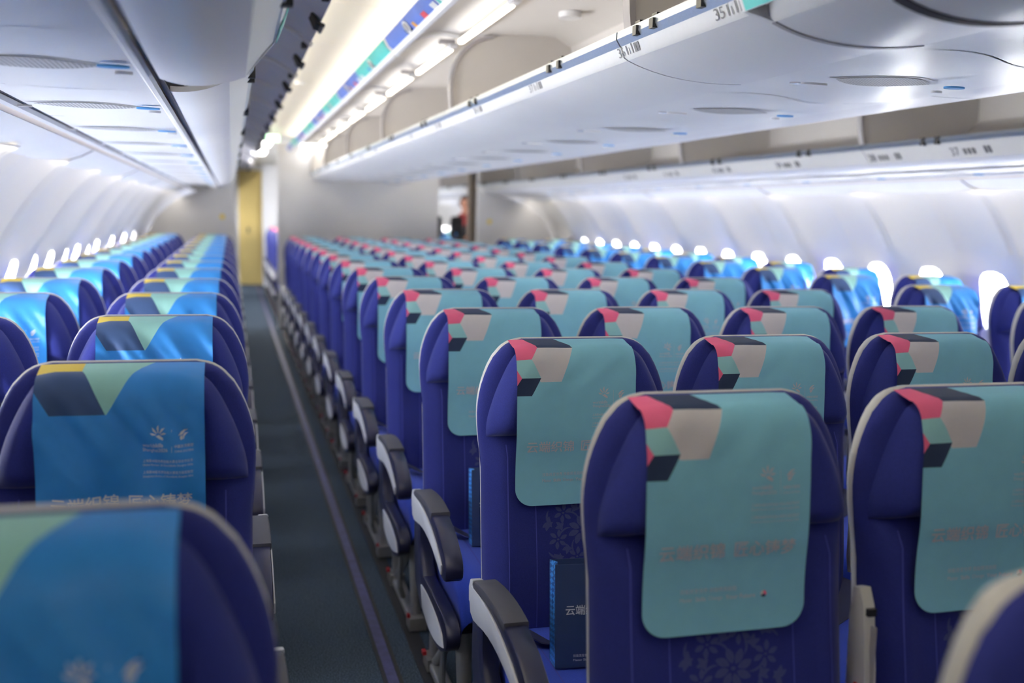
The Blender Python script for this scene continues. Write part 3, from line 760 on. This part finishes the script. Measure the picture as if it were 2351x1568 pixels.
        for mname, poly in polys:
            pts = [((x/100)*KU-CW/2, y/100*KV) for x, y in poly]
            for a, c in zip(pts, pts[1:]+pts[:1]):
                dd = Vector((c[0]-a[0], c[1]-a[1], 0)); nr = Vector((-dd.y, dd.x, 0)).normalized()
                x0, x1 = min(p[0] for p in pts)-.004, max(p[0] for p in pts)+.004; y0_, y1_ = min(p[1] for p in pts)-.004, max(p[1] for p in pts)+.004
                fs = [f_ for f_ in bm.faces if x0-.012 < f_.calc_center_median().x < x1+.012 and y0_-.012 < f_.calc_center_median().y < y1_+.012]
                geo = list({e for f_ in fs for e in f_.edges})+list({v_ for f_ in fs for v_ in f_.verts})+fs
                bmesh.ops.bisect_plane(bm, geom=geo, plane_co=(a[0], a[1], 0), plane_no=nr, dist=1e-6)
        mats = [base]
        for mname, _ in polys:
            if M[mname] not in mats: mats.append(M[mname])
        def inside(p, pts):
            c = False
            for (x1, y1_), (x2, y2_) in zip(pts, pts[1:]+pts[:1]):
                if (y1_ > p.y) != (y2_ > p.y) and p.x < (x2-x1)*(p.y-y1_)/(y2_-y1_)+x1: c = not c
            return c
        for f_ in bm.faces:
            c = f_.calc_center_median(); f_.smooth = True
            for mname, poly in polys:
                if inside(c, [((x/100)*KU-CW/2, y/100*KV) for x, y in poly]): f_.material_index = mats.index(M[mname])
        # back layer gives the cloth a thickness
        for v_ in bm.verts: v_.co = Vector(cover_pt(v_.co.x, v_.co.y, style))
        bmesh.ops.recalc_face_normals(bm, faces=bm.faces)
        bm.to_mesh(me); bm.free()
        for m in mats: me.materials.append(m)
        me.polygons.foreach_set('use_smooth', [True]*len(me.polygons))
        return me
    teal_polys = [('pink', [(-1, -13), (2.6, -13), (4.5, -4.4), (5.9, -.6), (4.0, 2.6), (-1, 2.6)]), ('navyprint', [(2.6, -13), (10.4, -13), (13.0, -4.4), (15.0, -.3), (5.9, -.5), (4.5, -4.4)]),
                  ('whiteprint', [(5.9, -.5), (15.0, -.3), (11.5, 8.2), (6.0, 8.2), (3.9, 2.6)]), ('teal2', [(-1, 2.6), (3.9, 2.6), (6.2, 7.2), (1.2, 7.2), (-1, 3.4)]),
                  ('pink', [(-1, 3.4), (1.2, 7.2), (-1, 10.5)]), ('navyprint', [(1.2, 7.2), (6.2, 7.2), (3.7, 11.6), (-1, 11.6), (-1, 10.5)])]
    sky_polys = [('yellow', [(-1, -13), (8.3, -13), (8.3, -1.9), (-1, -1.9)]), ('navyblue', [(-1, -1.9), (8.3, -1.9), (12.9, 7.4), (2.8, 7.4), (-1, 1.2)]), ('mint', [(8.3, -13), (24.6, -13), (18.6, -1.9), (13.1, 7.4), (12.9, 7.4), (8.3, -1.9)])]
    ME['cover_teal'] = cover('teal', teal_polys, M['teal'], 'headrest_cover'); ME['cover_sky'] = cover('sky', sky_polys, M['sky'], 'headrest_cover')
    # lettering
    items = {'slogan': [], 'logo': [], 'line': []}
    def letters(bm, style, body, u, d, w, h=None, m=None, bold=False):
        vs, fs = fit_text(body, w/100, h/100 if h else None, bold)
        bm.add([cover_pt(u/100*KU-CW/2+x*KU, (d/100-y)*KV, style, .0042) for x, y in vs], fs, m)
    def poly(bm, style, pts, m, lift=.0042): bm.add([cover_pt(x/100*KU-CW/2, y/100*KV, style, lift) for x, y in pts], [tuple(range(len(pts)))], m)
    for style, m in (('teal', M['text_grey']), ('sky', M['text_white'])):
        b = MB()
        letters(b, style, '\u4e91\u7aef\u7ec7\u9526', 2.7, 26.0, 12.3, 2.9, m, True); letters(b, style, '\u5320\u5fc3\u94f8\u68a6', 16.9, 26.0, 11.9, 2.9, m, True)
        ME['slogan_'+style] = b.mesh('slogan_print', 0); b = MB()
        letters(b, style, '\u6280\u80fd\u6539\u53d8\u4e16\u754c \u6280\u80fd\u7167\u4eae\u524d\u7a0b', 7.0, 32.3, 10.8, .9, m); letters(b, style, 'Master', 7.0, 33.8, 2.4, .78, m); letters(b, style, 'Skills', 9.9, 33.8, 2.0, .8, m, True)
        letters(b, style, 'Change', 12.4, 33.95, 2.7, .95, m); letters(b, style, 'Your Future', 15.7, 33.8, 5.8, .8, m, True)
        ME['tagline_'+style] = b.mesh('tagline_print', 0)
        b = MB(); cu, cd = 23.1, 33.3
        if style == 'teal':
            for i, mm in enumerate(('pink', 'navyprint', 'whiteprint')):
                a0 = -pi/2+2*pi*i/3; poly(b, style, [(cu, cd)]+[(cu+.62*cos(a0+2*pi/3*q/6), cd+.62*sin(a0+2*pi/3*q/6)) for q in range(7)], M[mm])
        # skills hand emblem: five petals and a wrist
        ox, oy = 22.6, 11.6
        for i in range(5):
            a = radians(-170+i*38); ln = (1.2, 1.5, 1.6, 1.5, 1.1)[i]; r0 = .45
            px_, py_ = ox+r0*cos(a), oy+r0*sin(a); w_ = .2
            poly(b, style, [(px_-w_*.4*sin(a), py_+w_*.4*cos(a)), (px_+w_*.4*sin(a), py_-w_*.4*cos(a)), (px_+ln*.6*cos(a)+w_*sin(a), py_+ln*.6*sin(a)-w_*cos(a)), (px_+ln*cos(a+.12), py_+ln*sin(a+.12)), (px_+ln*.6*cos(a)-w_*sin(a), py_+ln*.6*sin(a)+w_*cos(a))], m)
        poly(b, style, [(ox-.5, oy+.2), (ox+.1, oy-.1), (ox+.9, oy+.5), (ox+.9, oy+1.0), (ox+.2, oy+.7)], m)
        letters(b, style, 'world', 19.6, 13.9, 2.1, .72, m); letters(b, style, 'skills', 21.75, 13.9, 1.7, .78, m, True); letters(b, style, 'Shanghai2026', 19.6, 15.0, 4.7, .85, m)
        poly(b, style, [(25.05, 10.6), (25.11, 10.6), (25.11, 15.0), (25.05, 15.0)], m)
        # swallow emblem
        ox, oy = 27.2, 11.6
        for pts in ([(1.0, -1.0), (.2, -.95), (-.5, -.45), (-.95, .3), (-.55, .15), (-.2, .2), (.1, -.2), (.35, -.6)], [(1.05, -.35), (.4, -.3), (.1, 0), (-.1, .4), (.1, 1.1), (.25, .5), (.6, 0)], [(-.5, .25), (-.15, .35), (.0, .95), (-.45, 1.15), (-.65, .7)]):
            poly(b, style, [(ox+x*.95, oy+y*.95) for x, y in pts], m)
        letters(b, style, '\u4e2d\u56fd\u4e1c\u65b9\u822a\u7a7a', 25.6, 14.1, 3.5, .62, m, True); letters(b, style, 'CHINA EASTERN', 25.6, 14.95, 3.5, .42, m)
        letters(b, style, '\u4e0a\u6d77\u7b2c48\u5c4a\u4e16\u754c\u6280\u80fd\u5927\u8d5b\u5168\u7403\u5408\u4f5c\u4f19\u4f34', 19.6, 17.0, 9.4, .6, m); letters(b, style, 'Global Partner of WorldSkills Shanghai 2026', 19.6, 17.8, 9.4, .48, m)
        letters(b, style, '\u4e0a\u6d77\u7b2c48\u5c4a\u4e16\u754c\u6280\u80fd\u5927\u8d5b\u5b98\u65b9\u6307\u5b9a\u822a\u7a7a', 19.6, 19.2, 9.4, .6, m); letters(b, style, 'Designated Airline of WorldSkills Shanghai 2026', 19.6, 20.0, 9.4, .48, m)
        ME['logo_'+style] = b.mesh('logo_print', 0)
    # seat cushion: along y from the back (y=-.03) to the front
    b = MB(); ts = [0, .01, .03, .08, .16, .25, .34, .40, .44, .465, .48, .49, .495]
    def top(s, t):
        z = .470+.012*cos((t-.2)*5)-.004*0; e = (max(0, 1-abs(s)**6))**.4
        z -= (1-e)*.05
        if t > .42: z -= .10*(1-sqrt(max(0, 1-((t-.42)/.0755)**2)))
        return (s*.232, -.035-t, z+.008*exp(-((abs(s)-.8)/.12)**2))
    b.grid(top, SS, ts, M['bluecush'], flip=True)
    b.grid(lambda s, t: (s*.232, -.035-t, .35), [-1, 0, 1], [0, .25, .44], M['bluecush'])
    # skirt sides
    for sx in (-1, 1): b.grid(lambda q, t: (sx*(.232-.006*q), -.035-min(t, .495-.05*q), top(sx, t)[2]*(1-q)+.35*q), [0, .3, .7, 1], ts, M['bluecush'], flip=sx < 0)
    b.grid(lambda s, q: (s*(.232-.006*q), -.035-.495+.055*q, top(s, .495)[2]*(1-q)+.35*q), SS, [0, .3, .7, 1], M['bluecush'], flip=True)
    for s_ in (-.62, .62): b.grid(lambda w_, t: (lambda p: (p[0], p[1], p[2]+.0012))(top(s_+w_, t)), [-.007, .007], ts[1:-1], M['seam'])
    ME['seat_cushion'] = b.mesh('seat_cushion', 50, True)
    b = MB(); b.rbox((-.235, -.44, .30), (.235, .05, .352), .015, M['navyp'], 0); b.tube([(-.255, -.40, .315), (.255, -.40, .315)], .022, M['leg'], 10); b.tube([(-.255, .0, .315), (.255, .0, .315)], .022, M['leg'], 10)
    ME['seat_base'] = b.mesh('seat_base')
    # belt lying across the cushion
    b = MB(); w_ = .023
    pth = [(-.225, -.05, .53), (-.19, -.10, .515), (-.13, -.16, .492), (-.06, -.20, .488), (0.0, -.22, .487)]
    pt2 = [(.225, -.05, .53), (.19, -.09, .512), (.13, -.15, .490), (.05, -.20, .488)]
    for pp in (pth, pt2):
        pp = [Vector(p) for p in pp]; vs = []
        for i, p in enumerate(pp):
            d = (pp[min(i+1, len(pp)-1)]-pp[max(i-1, 0)]); sd = Vector((d.y, -d.x, .25*d.length)).normalized(); up = sd.cross(d).normalized()*.0012
            if up.z < 0: up = -up
            vs += [p+sd*w_-up, p-sd*w_-up, p-sd*w_+up, p+sd*w_+up]
        n = len(pp); fs = [(i*4+q, i*4+(q+1) % 4, (i+1)*4+(q+1) % 4, (i+1)*4+q) for i in range(n-1) for q in range(4)]+[(0, 1, 2, 3), tuple((n-1)*4+q for q in range(4))]
        b.add(vs, fs, M['belt'])
    ME['seat_belt'] = b.mesh('seat_belt', 40)
    b = MB(); b.prism([(-.03, -.25), (.055, -.245), (.065, -.20), (-.025, -.195)], .488, .506, M['chrome'], 2, .004); ME['buckle'] = b.mesh('buckle')
    # armrests at the row ends (section in y,z; built on the -x side)
    def yz(pts): return [(-t*.95, z-.03) for t, z in pts]
    def yb(pts): return [(-t*.90, z-.015) for t, z in pts]
    arm = [(.085, .60), (.082, .625), (.10, .650)]+arc((.12, .660), (.30, .690), (.50, .640), 8)+arc((.55, .617), (.618, .59), (.602, .545), 5)+[(.585, .533)]+arc((.55, .530), (.36, .600), (.20, .575), 8)+[(.14, .560), (.11, .565)]
    b = MB(); b.prism(yz(arm), -.286, -.236, M['navyp'], 0, .007); ME['armrest'] = b.mesh('armrest', 40)
    b = MB(); pad = [(.105, .652)]+arc((.12, .662), (.28, .688), (.40, .668), 8)+[(.40, .650)]+arc((.39, .645), (.27, .66), (.125, .635), 6)
    b.prism(yz(pad), -.289, -.233, M['greypad'], 0, .006); ME['arm_pad'] = b.mesh('arm_pad', 40)
    b = MB(); tr = [(.086, .612), (.090, .635), (.105, .645)]+arc((.12, .645), (.38, .665), (.565, .572), 10)+arc((.56, .545), (.36, .610), (.19, .580), 8)+[(.13, .572), (.10, .580)]
    b.prism(yz(tr), -.291, -.285, M['armwhite'], 0, .002); b.prism(yz([(.075, .60), (.072, .635), (.085, .655), (.112, .66), (.112, .59)]), -.2895, -.262, M['armwhite'], 0, .004); ME['arm_side_panel'] = b.mesh('arm_side_panel', 40)
    bay = [(.08, .60), (.185, .60), (.19, .50), (.205, .455)]+arc((.25, .415), (.42, .415), (.56, .408), 5)+arc((.60, .40), (.665, .365), (.61, .325), 6)+arc((.55, .30), (.40, .262), (.20, .31), 8)+[(.10, .36), (.075, .45)]
    b = MB(); b.prism(yb(bay), -.280, -.240, M['navyp'], 0, .006); ME['end_bay'] = b.mesh('end_bay', 40)
    b = MB(); tr = arc((.23, .385), (.42, .40), (.575, .36), 8)+arc((.60, .33), (.42, .275), (.26, .325), 8)
    b.prism(yb(tr), -.284, -.278, M['armwhite'], 0, .002); ME['bay_panel'] = b.mesh('bay_panel', 40)
    # raised armrest between two seats (on the +x side)
    b = MB(); x0 = .2475
    ra = [(x0-.020, -.10), (x0+.020, -.10), (x0+.020, -.035), (x0-.020, -.035)]
    def rp(t, z): return (t, z)
    side = [(-.01, .54), (-.065, .55), (-.055, .69), (-.040, .80), (-.025, .83), (-.005, .825), (.002, .77), (.0, .58)]
    b.prism(side, x0-.012, x0+.012, M['shell'], 0, .004)
    b.box((x0-.002, -.062, .59), (x0+.002, -.050, .77), M['greytrim']); b.box((x0-.008, -.050, .785), (x0+.008, -.042, .798), M['blackp'])
    ME['raised_armrest'] = b.mesh('armrest', 40)
    b = MB(); b.box((x0-.016, -.055, .59), (x0-.0122, -.03, .66), M['redtag']); ME['release_tab'] = b.mesh('release_tab')
    # leg frame under the row end (built on the -x side)
    b = MB(); xl = -.196
    b.tube([(xl, -.40, .315), (xl, -.43, .05)], [.024, .018], M['leg'], 10); b.tube([(xl, -.38, .31), (xl, -.02, .04)], .015, M['leg'], 10); b.tube([(xl, .0, .315), (xl, .01, .05)], .018, M['leg'], 10)
    b.tube([(xl-.04, -.36, .30), (xl-.035, -.28, .10), (xl-.01, -.22, .03)], .010, M['leg'], 8)
    b.rbox((xl-.022, -.47, .006), (xl+.022, .06, .035), .008, M['leg'], 1)
    b.box((xl-.030, -.48, .006), (xl+.030, -.41, .05), M['leg']); b.box((xl-.028, -.02, .006), (xl+.028, .06, .045), M['leg'])
    ME['leg_frame'] = b.mesh('leg', 40)
    b = MB(); b.box((xl-.036, -.466, .05), (xl-.026, -.45, .062), M['redtag']); b.box((xl-.036, .02, .045), (xl-.024, .045, .057), M['redtag']); ME['leg_tab'] = b.mesh('latch_tab')
    # mirrored versions
    for k_ in ('armrest', 'arm_pad', 'arm_side_panel', 'end_bay', 'bay_panel', 'leg_frame', 'leg_tab'):
        m2 = ME[k_].copy()
        for v_ in m2.vertices: v_.co.x = -v_.co.x
        m2.flip_normals(); ME[k_+'_r'] = m2
make_seat_meshes()
def seat(loc, style, label, end=None, mid=False, group=None, lean=0):
    t = empty('passenger_seat', loc, label, 'seat', group)
    L_ = lambda n, k_, p=None: link(n, ME[k_], p or t)
    L_('back_shell', 'back_shell'); L_('backrest', 'backrest'); L_('headrest', 'headrest')
    c = L_('headrest_cover', 'cover_'+style); L_('slogan_print', 'slogan_'+style, c); L_('logo_print', 'logo_'+style, c); L_('tagline_print', 'tagline_'+style, c)
    L_('seat_cushion', 'seat_cushion'); L_('seat_base', 'seat_base')
    bl = L_('seat_belt', 'seat_belt'); L_('buckle', 'buckle', bl)
    if end:
        sfx = '' if end < 0 else '_r'
        a = L_('armrest', 'armrest'+sfx); L_('arm_pad', 'arm_pad'+sfx, a); L_('arm_side_panel', 'arm_side_panel'+sfx, a)
        e = L_('end_bay', 'end_bay'+sfx); L_('bay_panel', 'bay_panel'+sfx, e)
        l = L_('leg', 'leg_frame'+sfx); L_('latch_tab', 'leg_tab'+sfx, l)
    if mid:
        a = L_('raised_armrest', 'raised_armrest'); L_('release_tab', 'release_tab', a)
    return t
SP, PIT = .515, .787
XC0 = .810+CX; YC, YL, YR = 1.52, 2.075, 1.83
XLA = -.2015+CX; XLW = XLA-.545
rj = random.Random(3)
def jig(a=.006): return rj.uniform(-a, a)
CJ = ['beside the left aisle', 'second from the left aisle', 'third from the left aisle', 'beside the right aisle']
for i in range(-1, 14):
    y = YC+PIT*i
    for j in range(4):
        if i == -1 and j > 0: continue
        if i == -1: y = .615
        seat((XC0+SP*j, y+jig(), 0), 'teal', 'teal-covered centre-block seat %s, %s row from the camera' % (CJ[j], ORD[i+1]), end=-1 if j == 0 else (1 if j == 3 else None), mid=j < 3, group='centre block seats')
YLS = [.98, 2.01, 2.91, 3.70]+[4.47+.775*q for q in range(12)]
for i in range(-1, 14):
    y = YLS[i+1]
    if y > PART-.45: continue
    seat((XLA, y+jig(), 0), 'sky', 'sky-blue-covered left-hand seat beside the left aisle, %s row from the camera' % ORD[i+1], end=1, group='left-hand seat pairs')
    if i >= 0: seat((XLW, y+jig(), 0), 'sky', 'sky-blue-covered left-hand seat beside the windows, %s row from the camera' % ORD[i+1], end=-1, mid=True, group='left-hand seat pairs')
for i in range(1, 14):
    y = YR+PIT*i
    if y > PART-.45: continue
    seat((-XLA, y+jig(), 0), 'sky', 'sky-blue-covered right-hand seat beside the right aisle, %s row from the camera' % ORD[i-1], end=-1, mid=True, group='right-hand seat pairs')
    seat((-XLW, y+jig(), 0), 'sky', 'sky-blue-covered right-hand seat beside the windows, %s row from the camera' % ORD[i-1], end=1, group='right-hand seat pairs')
for i in range(6):
    y = 14.3+PIT*i
    seat((XC0, y, 0), 'teal', 'teal-covered seat in the cabin behind the centre partition, %s row behind it' % ORD[i], end=-1, group='seats behind the partitions')
    seat((XLA, y, 0), 'sky', 'blue-covered seat in the cabin behind the left partition, %s row behind it' % ORD[i], end=1, group='seats behind the partitions')
    if i > 1: seat((-XLA, y, 0), 'sky', 'blue-covered seat in the cabin behind the right partition, %s row behind it' % ORD[i-2], end=-1, group='seats behind the partitions')

# ------------------------------------------------------------------ gift bags
def gift_bag(loc, rz, label):
    t = empty('gift_bag', loc, label, 'paper bag', 'paper bags on the aisle seats'); t.rotation_euler = (radians(-7), 0, rz)
    w, d, h = .115, .030, .225
    b = MB()
    def wall(p, q, m): b.add([(p[0], p[1], 0), (q[0], q[1], 0), (q[0], q[1], h), (p[0], p[1], h)], [(0, 1, 2, 3)], m)
    c = [(-w, -d), (w, -d), (w, d), (-w, d)]
    b.box((-w, -d, 0), (w, -d+.0015, h), M['bag']); b.box((-w, d-.0015, 0), (w, d, h), M['bag'])
    for sx in (-1, 1):
        x = sx*w; b.add([(x, -d, 0), (x, d, 0), (x, -d, h), (x, d, h), (x-sx*.012, 0, h), (x-sx*.004, 0, .05)], [(0, 5, 4, 2), (5, 1, 3, 4), (0, 1, 5)], M['bagside'])
    b.box((-w, -d, 0), (w, d, .002), M['bag']); b.build('bag_body', t, ang=0)
    for sy in (-1, 1):
        b = MB(); b.tube([(-.035, sy*(d-.003), h-.03), (-.034, sy*(d-.0), h+.012), (-.018, sy*d, h+.022), (0, sy*d*.9, h+.004), (.018, sy*d, h+.022), (.034, sy*d, h+.012), (.035, sy*(d-.003), h-.03)], .0035, M['belt'], 6); b.build('handle', t)
    b = MB(); o = lambda x, z: (x, -d-.0006, z)
    put_text(b, '\u4e91\u7aef\u7ec7\u9526', .088, .022, o(-.092, .115), (1, 0, 0), (0, 0, 1), M['text_white'], bold=True); put_text(b, '\u5320\u5fc3\u94f8\u68a6', .084, .022, o(.010, .115), (1, 0, 0), (0, 0, 1), M['text_white'], bold=True)
    put_text(b, 'worldskills', .035, .007, o(-.015, .168), (1, 0, 0), (0, 0, 1), M['text_white']); put_text(b, 'Shanghai2026', .035, .007, o(-.015, .159), (1, 0, 0), (0, 0, 1), M['text_white']); put_text(b, 'CHINA EASTERN', .03, .006, o(.04, .16), (1, 0, 0), (0, 0, 1), M['text_white'])
    put_text(b, '\u6280\u80fd\u6539\u53d8\u4e16\u754c \u6280\u80fd\u7167\u4eae\u524d\u7a0b', .078, .006, o(-.075, .024), (1, 0, 0), (0, 0, 1), M['text_white']); put_text(b, 'Master Skills Change Your Future', .10, .006, o(-.075, .014), (1, 0, 0), (0, 0, 1), M['text_white'])
    b.build('printed_lettering', t)
    return t
gift_bag((.782+CX, YC+PIT-.275, .482), radians(-6), 'navy paper gift bag on the nearer aisle seat, lettered white')
gift_bag((.79+CX, YC+2*PIT-.22, .482), radians(-4), 'navy paper gift bag on the aisle seat one row further back')

# ------------------------------------------------------------------ partitions, aft cabin
def wall_piece(name, xa, xb, ztop, m, y=PART, th=.05, bow=0):
    b = MB(); b.box((xa, y, 0), (xb, y+th, ztop), m); return struct(b.build(name))
wall_piece('wall_centre_partition', -1.01, .985, 2.26, M['bulk'])
for sx, nm in ((-1, 'wall_left_partition'), (1, 'wall_right_partition')):
    pts = [(sx*1.53, 0), (sx*2.40, 0), (sx*2.56, .4), (sx*2.60, .8), (sx*2.55, 1.1), (sx*2.42, 1.35), (sx*2.2, 1.55), (sx*1.95, 1.66), (sx*1.72, 1.70), (sx*1.62, 1.74), (sx*1.53, 1.80)]
    b = MB(); b.prism(pts, PART, PART+.05, M['bulk'], 1, .012); struct(b.build(nm))
    b = MB(); b.box((min(sx*1.50, sx*1.535), PART, 0), (max(sx*1.50, sx*1.535), PART+.06, 2.25), M['bulk']); struct(b.build('trim_%d' % tn)); tn += 1
    b = MB(); b.disc((sx*1.66, PART-.002, 1.36), .03, .03, (1, 0, 0), (0, 0, 1), M['yellow'], -.001); o = b.build('round_sticker'); tag(o, 'small yellow sticker on the %s-hand white partition' % SIDE[sx], 'sticker')
def curtain(x0, x1, y, ztop, label):
    b = MB(); us = [i/40 for i in range(41)]
    b.grid(lambda u, z: (x0+(x1-x0)*u, y+.03*sin(u*2*pi*5), z), us, [.05, .8, 1.6, ztop], M['taupe']); b.grid(lambda u, z: (x0+(x1-x0)*u, y+.004+.03*sin(u*2*pi*5), z), us, [.05, .8, 1.6, ztop], M['taupe'], flip=True)
    o = b.build('curtain', ang=80); tag(o, label, 'curtain'); return o
curtain(-1.0, -.86, PART+.12, 2.2, 'taupe curtain gathered behind the left edge of the centre partition')
curtain(1.40, 1.53, PART+.15, 2.2, 'taupe curtain gathered beside the right-hand partition')
b = MB(); b.box((-1.42, 20.6, 0), (-.98, 20.66, 2.2), M['ochre']); b.box((-1.30, 20.585, .4), (-1.06, 20.6, 1.9), M['ochre']); b.box((-1.26, 20.57, 1.0), (-1.22, 20.585, 1.1), M['blackp']); struct(b.build('wall_galley'))
b = MB(); b.box((-.98, 20.0, 0), (1.0, 20.06, 2.3), M['bulk']); struct(b.build('wall_aft_centre'))
b = MB(); b.box((1.0, 21.0, 0), (2.7, 21.06, 2.3), M['bulk']); struct(b.build('wall_aft_right'))
b = MB(); b.box((-2.7, 21.0, 0), (-1.42, 21.06, 2.3), M['bulk']); struct(b.build('wall_aft_left'))
t = empty('exit_sign', (-1.13, 12.3, 2.27), 'small lit green sign hanging under the left aisle ceiling', 'sign')
b = MB(); b.rbox((-.13, -.02, -.045), (.13, .02, .045), .012, M['white'], 1); b.build('sign_housing', t)
b = MB(); b.box((-.115, -.024, -.035), (.115, -.0205, .035), M['exit']); b.build('lit_face', t)
def ceiling_light(loc, w, l, label, round_=False):
    t = empty('ceiling_light', loc, label, 'ceiling light')
    if round_:
        b = MB(); b.disc((0, 0, 0), w, w, (1, 0, 0), (0, -1, 0), M['white'], .012); b.build('bezel', t)
        b = MB(); b.disc((0, 0, -.002), w*.75, w*.75, (1, 0, 0), (0, -1, 0), M['downlight'], .006); b.build('lens', t)
    else:
        b = MB(); b.rbox((-w/2-.02, -l/2-.02, -.015), (w/2+.02, l/2+.02, .015), .01, M['white'], 1); b.build('frame', t)
        b = MB(); b.box((-w/2, -l/2, -.020), (w/2, l/2, -.0145), M['downlight']); b.build('lens', t)
ceiling_light((-1.08, 7.5, 2.348), .035, 0, 'small round downlight in the left aisle ceiling', True)
ceiling_light((-1.25, 13.9, 2.315), .40, 1.1, 'bright lamp panel over the left aisle just beyond the partition')
ceiling_light((-1.25, 16.0, 2.315), .40, 1.1, 'bright lamp panel over the left aisle furthest from the camera')
ceiling_light((-.62, PART-.14, 2.255), .36, .14, 'bright lamp over the centre partition next to the last bin')

# ------------------------------------------------------------------ people in the right aisle
def skin_fig(name, bones, radii, m, parent, root=0, sub=2):
    me = bpy.data.meshes.new(name); vs = [p for p in bones['v']]; me.from_pydata(vs, bones['e'], [])
    me.materials.append(m); o = link(name, me, parent)
    md = o.modifiers.new('skin', 'SKIN'); md.use_smooth_shade = True
    for i, s_ in enumerate(me.skin_vertices[0].data): s_.radius = radii[i] if isinstance(radii[i], tuple) else (radii[i], radii[i]); s_.use_root = i == root
    ss = o.modifiers.new('sub', 'SUBSURF'); ss.levels = sub; ss.render_levels = sub
    return o
def person(loc, rz, label, scarf, hold):
    t = empty('person', loc, label, 'person'); t.rotation_euler = (0, 0, rz)
    hx = -1
    # body in one surface (dark uniform); faces -y
    V = [(0, 0, .92), (0, .01, 1.06), (0, .01, 1.22), (0, .015, 1.36), (0, .01, 1.43),
         (-.09, 0, .88), (-.10, -.01, .48), (-.10, .03, .08), (-.10, -.10, .035), (.09, 0, .88), (.10, -.01, .48), (.10, .03, .08), (.10, -.10, .035),
         (-.17, .02, 1.37), (-.185, .03, 1.12), (-.10, -.16, 1.10), (.17, .02, 1.37), (.185, .03, 1.12), (.10, -.16, 1.12)]
    E_ = [(0, 1), (1, 2), (2, 3), (3, 4), (0, 5), (5, 6), (6, 7), (7, 8), (0, 9), (9, 10), (10, 11), (11, 12), (3, 13), (13, 14), (14, 15), (3, 16), (16, 17), (17, 18)]
    Rd = [(.15, .11), (.12, .09), (.145, .10), (.13, .09), .06, .085, .058, .042, .04, .085, .058, .042, .04, .062, .048, .034, .062, .048, .034]
    skin_fig('body', {'v': V, 'e': E_}, Rd, M['blackcloth'], t)
    # head and neck: one surface with jaw, nose, ears
    b = MB(); N, K = 24, 18
    def hd(a, k_):
        ph = pi*k_/(K-1); z = -cos(ph); r_ = sin(ph)
        x = .074*r_*cos(a); y = .092*r_*sin(a); 
        if z < 0: x *= 1-.28*(-z)**1.5; y *= 1-.10*(-z)
        y0_ = 0
        if sin(a) < -.9 and -.35 < z < .1: y -= .018*exp(-((z+.15)/.13)**2)*max(0, (-sin(a)-.9)/.1)
        if abs(cos(a)) > .93 and abs(z) < .25: x += math.copysign(.012, x)
        return (x, y, 1.60+z*.115)
    b.grid(lambda i, k_: hd(2*pi*i/N, k_), list(range(N)), list(range(K)), M['skin'], wrap=True)
    b.tube([(0, .012, 1.40), (0, .010, 1.47), (0, .0, 1.54)], [.055, .048, .050], M['skin'], 12)
    b.build('head', t, ang=70)
    b = MB()
    for sx in (-1, 1): b.disc((sx*.030, -.083, 1.615), .013, .006, (1, 0, 0), (0, 0, 1), M['hair'], .004)
    b.disc((0, -.083, 1.545), .022, .006, (1, 0, 0), (0, 0, 1), M['redscarf'], .004); b.build('eyes_and_mouth', t)
    b = MB()
    def hr(a, k_):
        p = hd(a, k_); sc = 1.12; q = (p[0]*sc, p[1]*sc+.008, 1.60+(p[2]-1.60)*1.12+.006); return q
    us = [2*pi*i/N for i in range(N)]
    b.grid(lambda a, k_: hr(a, k_) if (k_ > 11 or sin(a) > -.25) else (hd(a, k_)[0]*.97, hd(a, k_)[1]*.9, hd(a, k_)[2]), us, list(range(6, K)), M['hair'], wrap=True)
    b.grid(lambda a, k_: (.042*sin(pi*k_/8)*cos(a), .105+.042*sin(pi*k_/8)*sin(a), 1.64-.042*cos(pi*k_/8)), us, list(range(9)), M['hair'], wrap=True)
    b.build('hair', t, ang=70)
    if scarf:
        b = MB(); b.tube([(.07*cos(a)*1.05, .008+.066*sin(a), 1.43+.012*sin(a)) for a in [2*pi*i/20 for i in range(21)]], .026, M['redscarf'], 8, False)
        b.tube([(-.02, -.075, 1.42), (-.05, -.105, 1.36), (-.06, -.105, 1.28)], [.03, .034, .012], M['redscarf'], 8); b.build('scarf', t, ang=60)
    # hands: palm, four unequal bent fingers and a thumb each, meeting in front of the waist
    for sx in (-1, 1):
        b_ = (sx*.085, -.180, 1.115 if sx > 0 else 1.105)
        Vh = [(b_[0], b_[1], b_[2]), (b_[0]-sx*.035, b_[1]-.018, b_[2]+.006), (b_[0]-sx*.062, b_[1]-.026, b_[2]+.004)]; Eh = [(0, 1), (1, 2)]; Rh = [.020, (.014, .028), (.013, .032)]
        for q in range(4):
            z_ = b_[2]+.030-.019*q; ln = (.052, .060, .056, .044)[q]; i0 = len(Vh)
            Vh += [(b_[0]-sx*.066, b_[1]-.028, z_), (b_[0]-sx*(.066+ln*.5), b_[1]-.034, z_-.004), (b_[0]-sx*(.066+ln*.9), b_[1]-.018, z_-.008)]; Eh += [(2, i0), (i0, i0+1), (i0+1, i0+2)]; Rh += [.0085, .008, .007]
        i0 = len(Vh); Vh += [(b_[0]-sx*.03, b_[1]-.03, b_[2]+.035), (b_[0]-sx*.052, b_[1]-.042, b_[2]+.058)]; Eh += [(1, i0), (i0, i0+1)]; Rh += [.010, .008]
        skin_fig('hand', {'v': Vh, 'e': Eh}, Rh, M['skin'], t, 0, 1)
    return t
person((3.245+CX, 14.5, 0), radians(8), 'person in a black uniform with a red scarf, hands together, standing in the right aisle', True, True)
person((2.62+CX, 14.0, 0), radians(-60), 'person in black mostly hidden behind the centre partition', False, False)
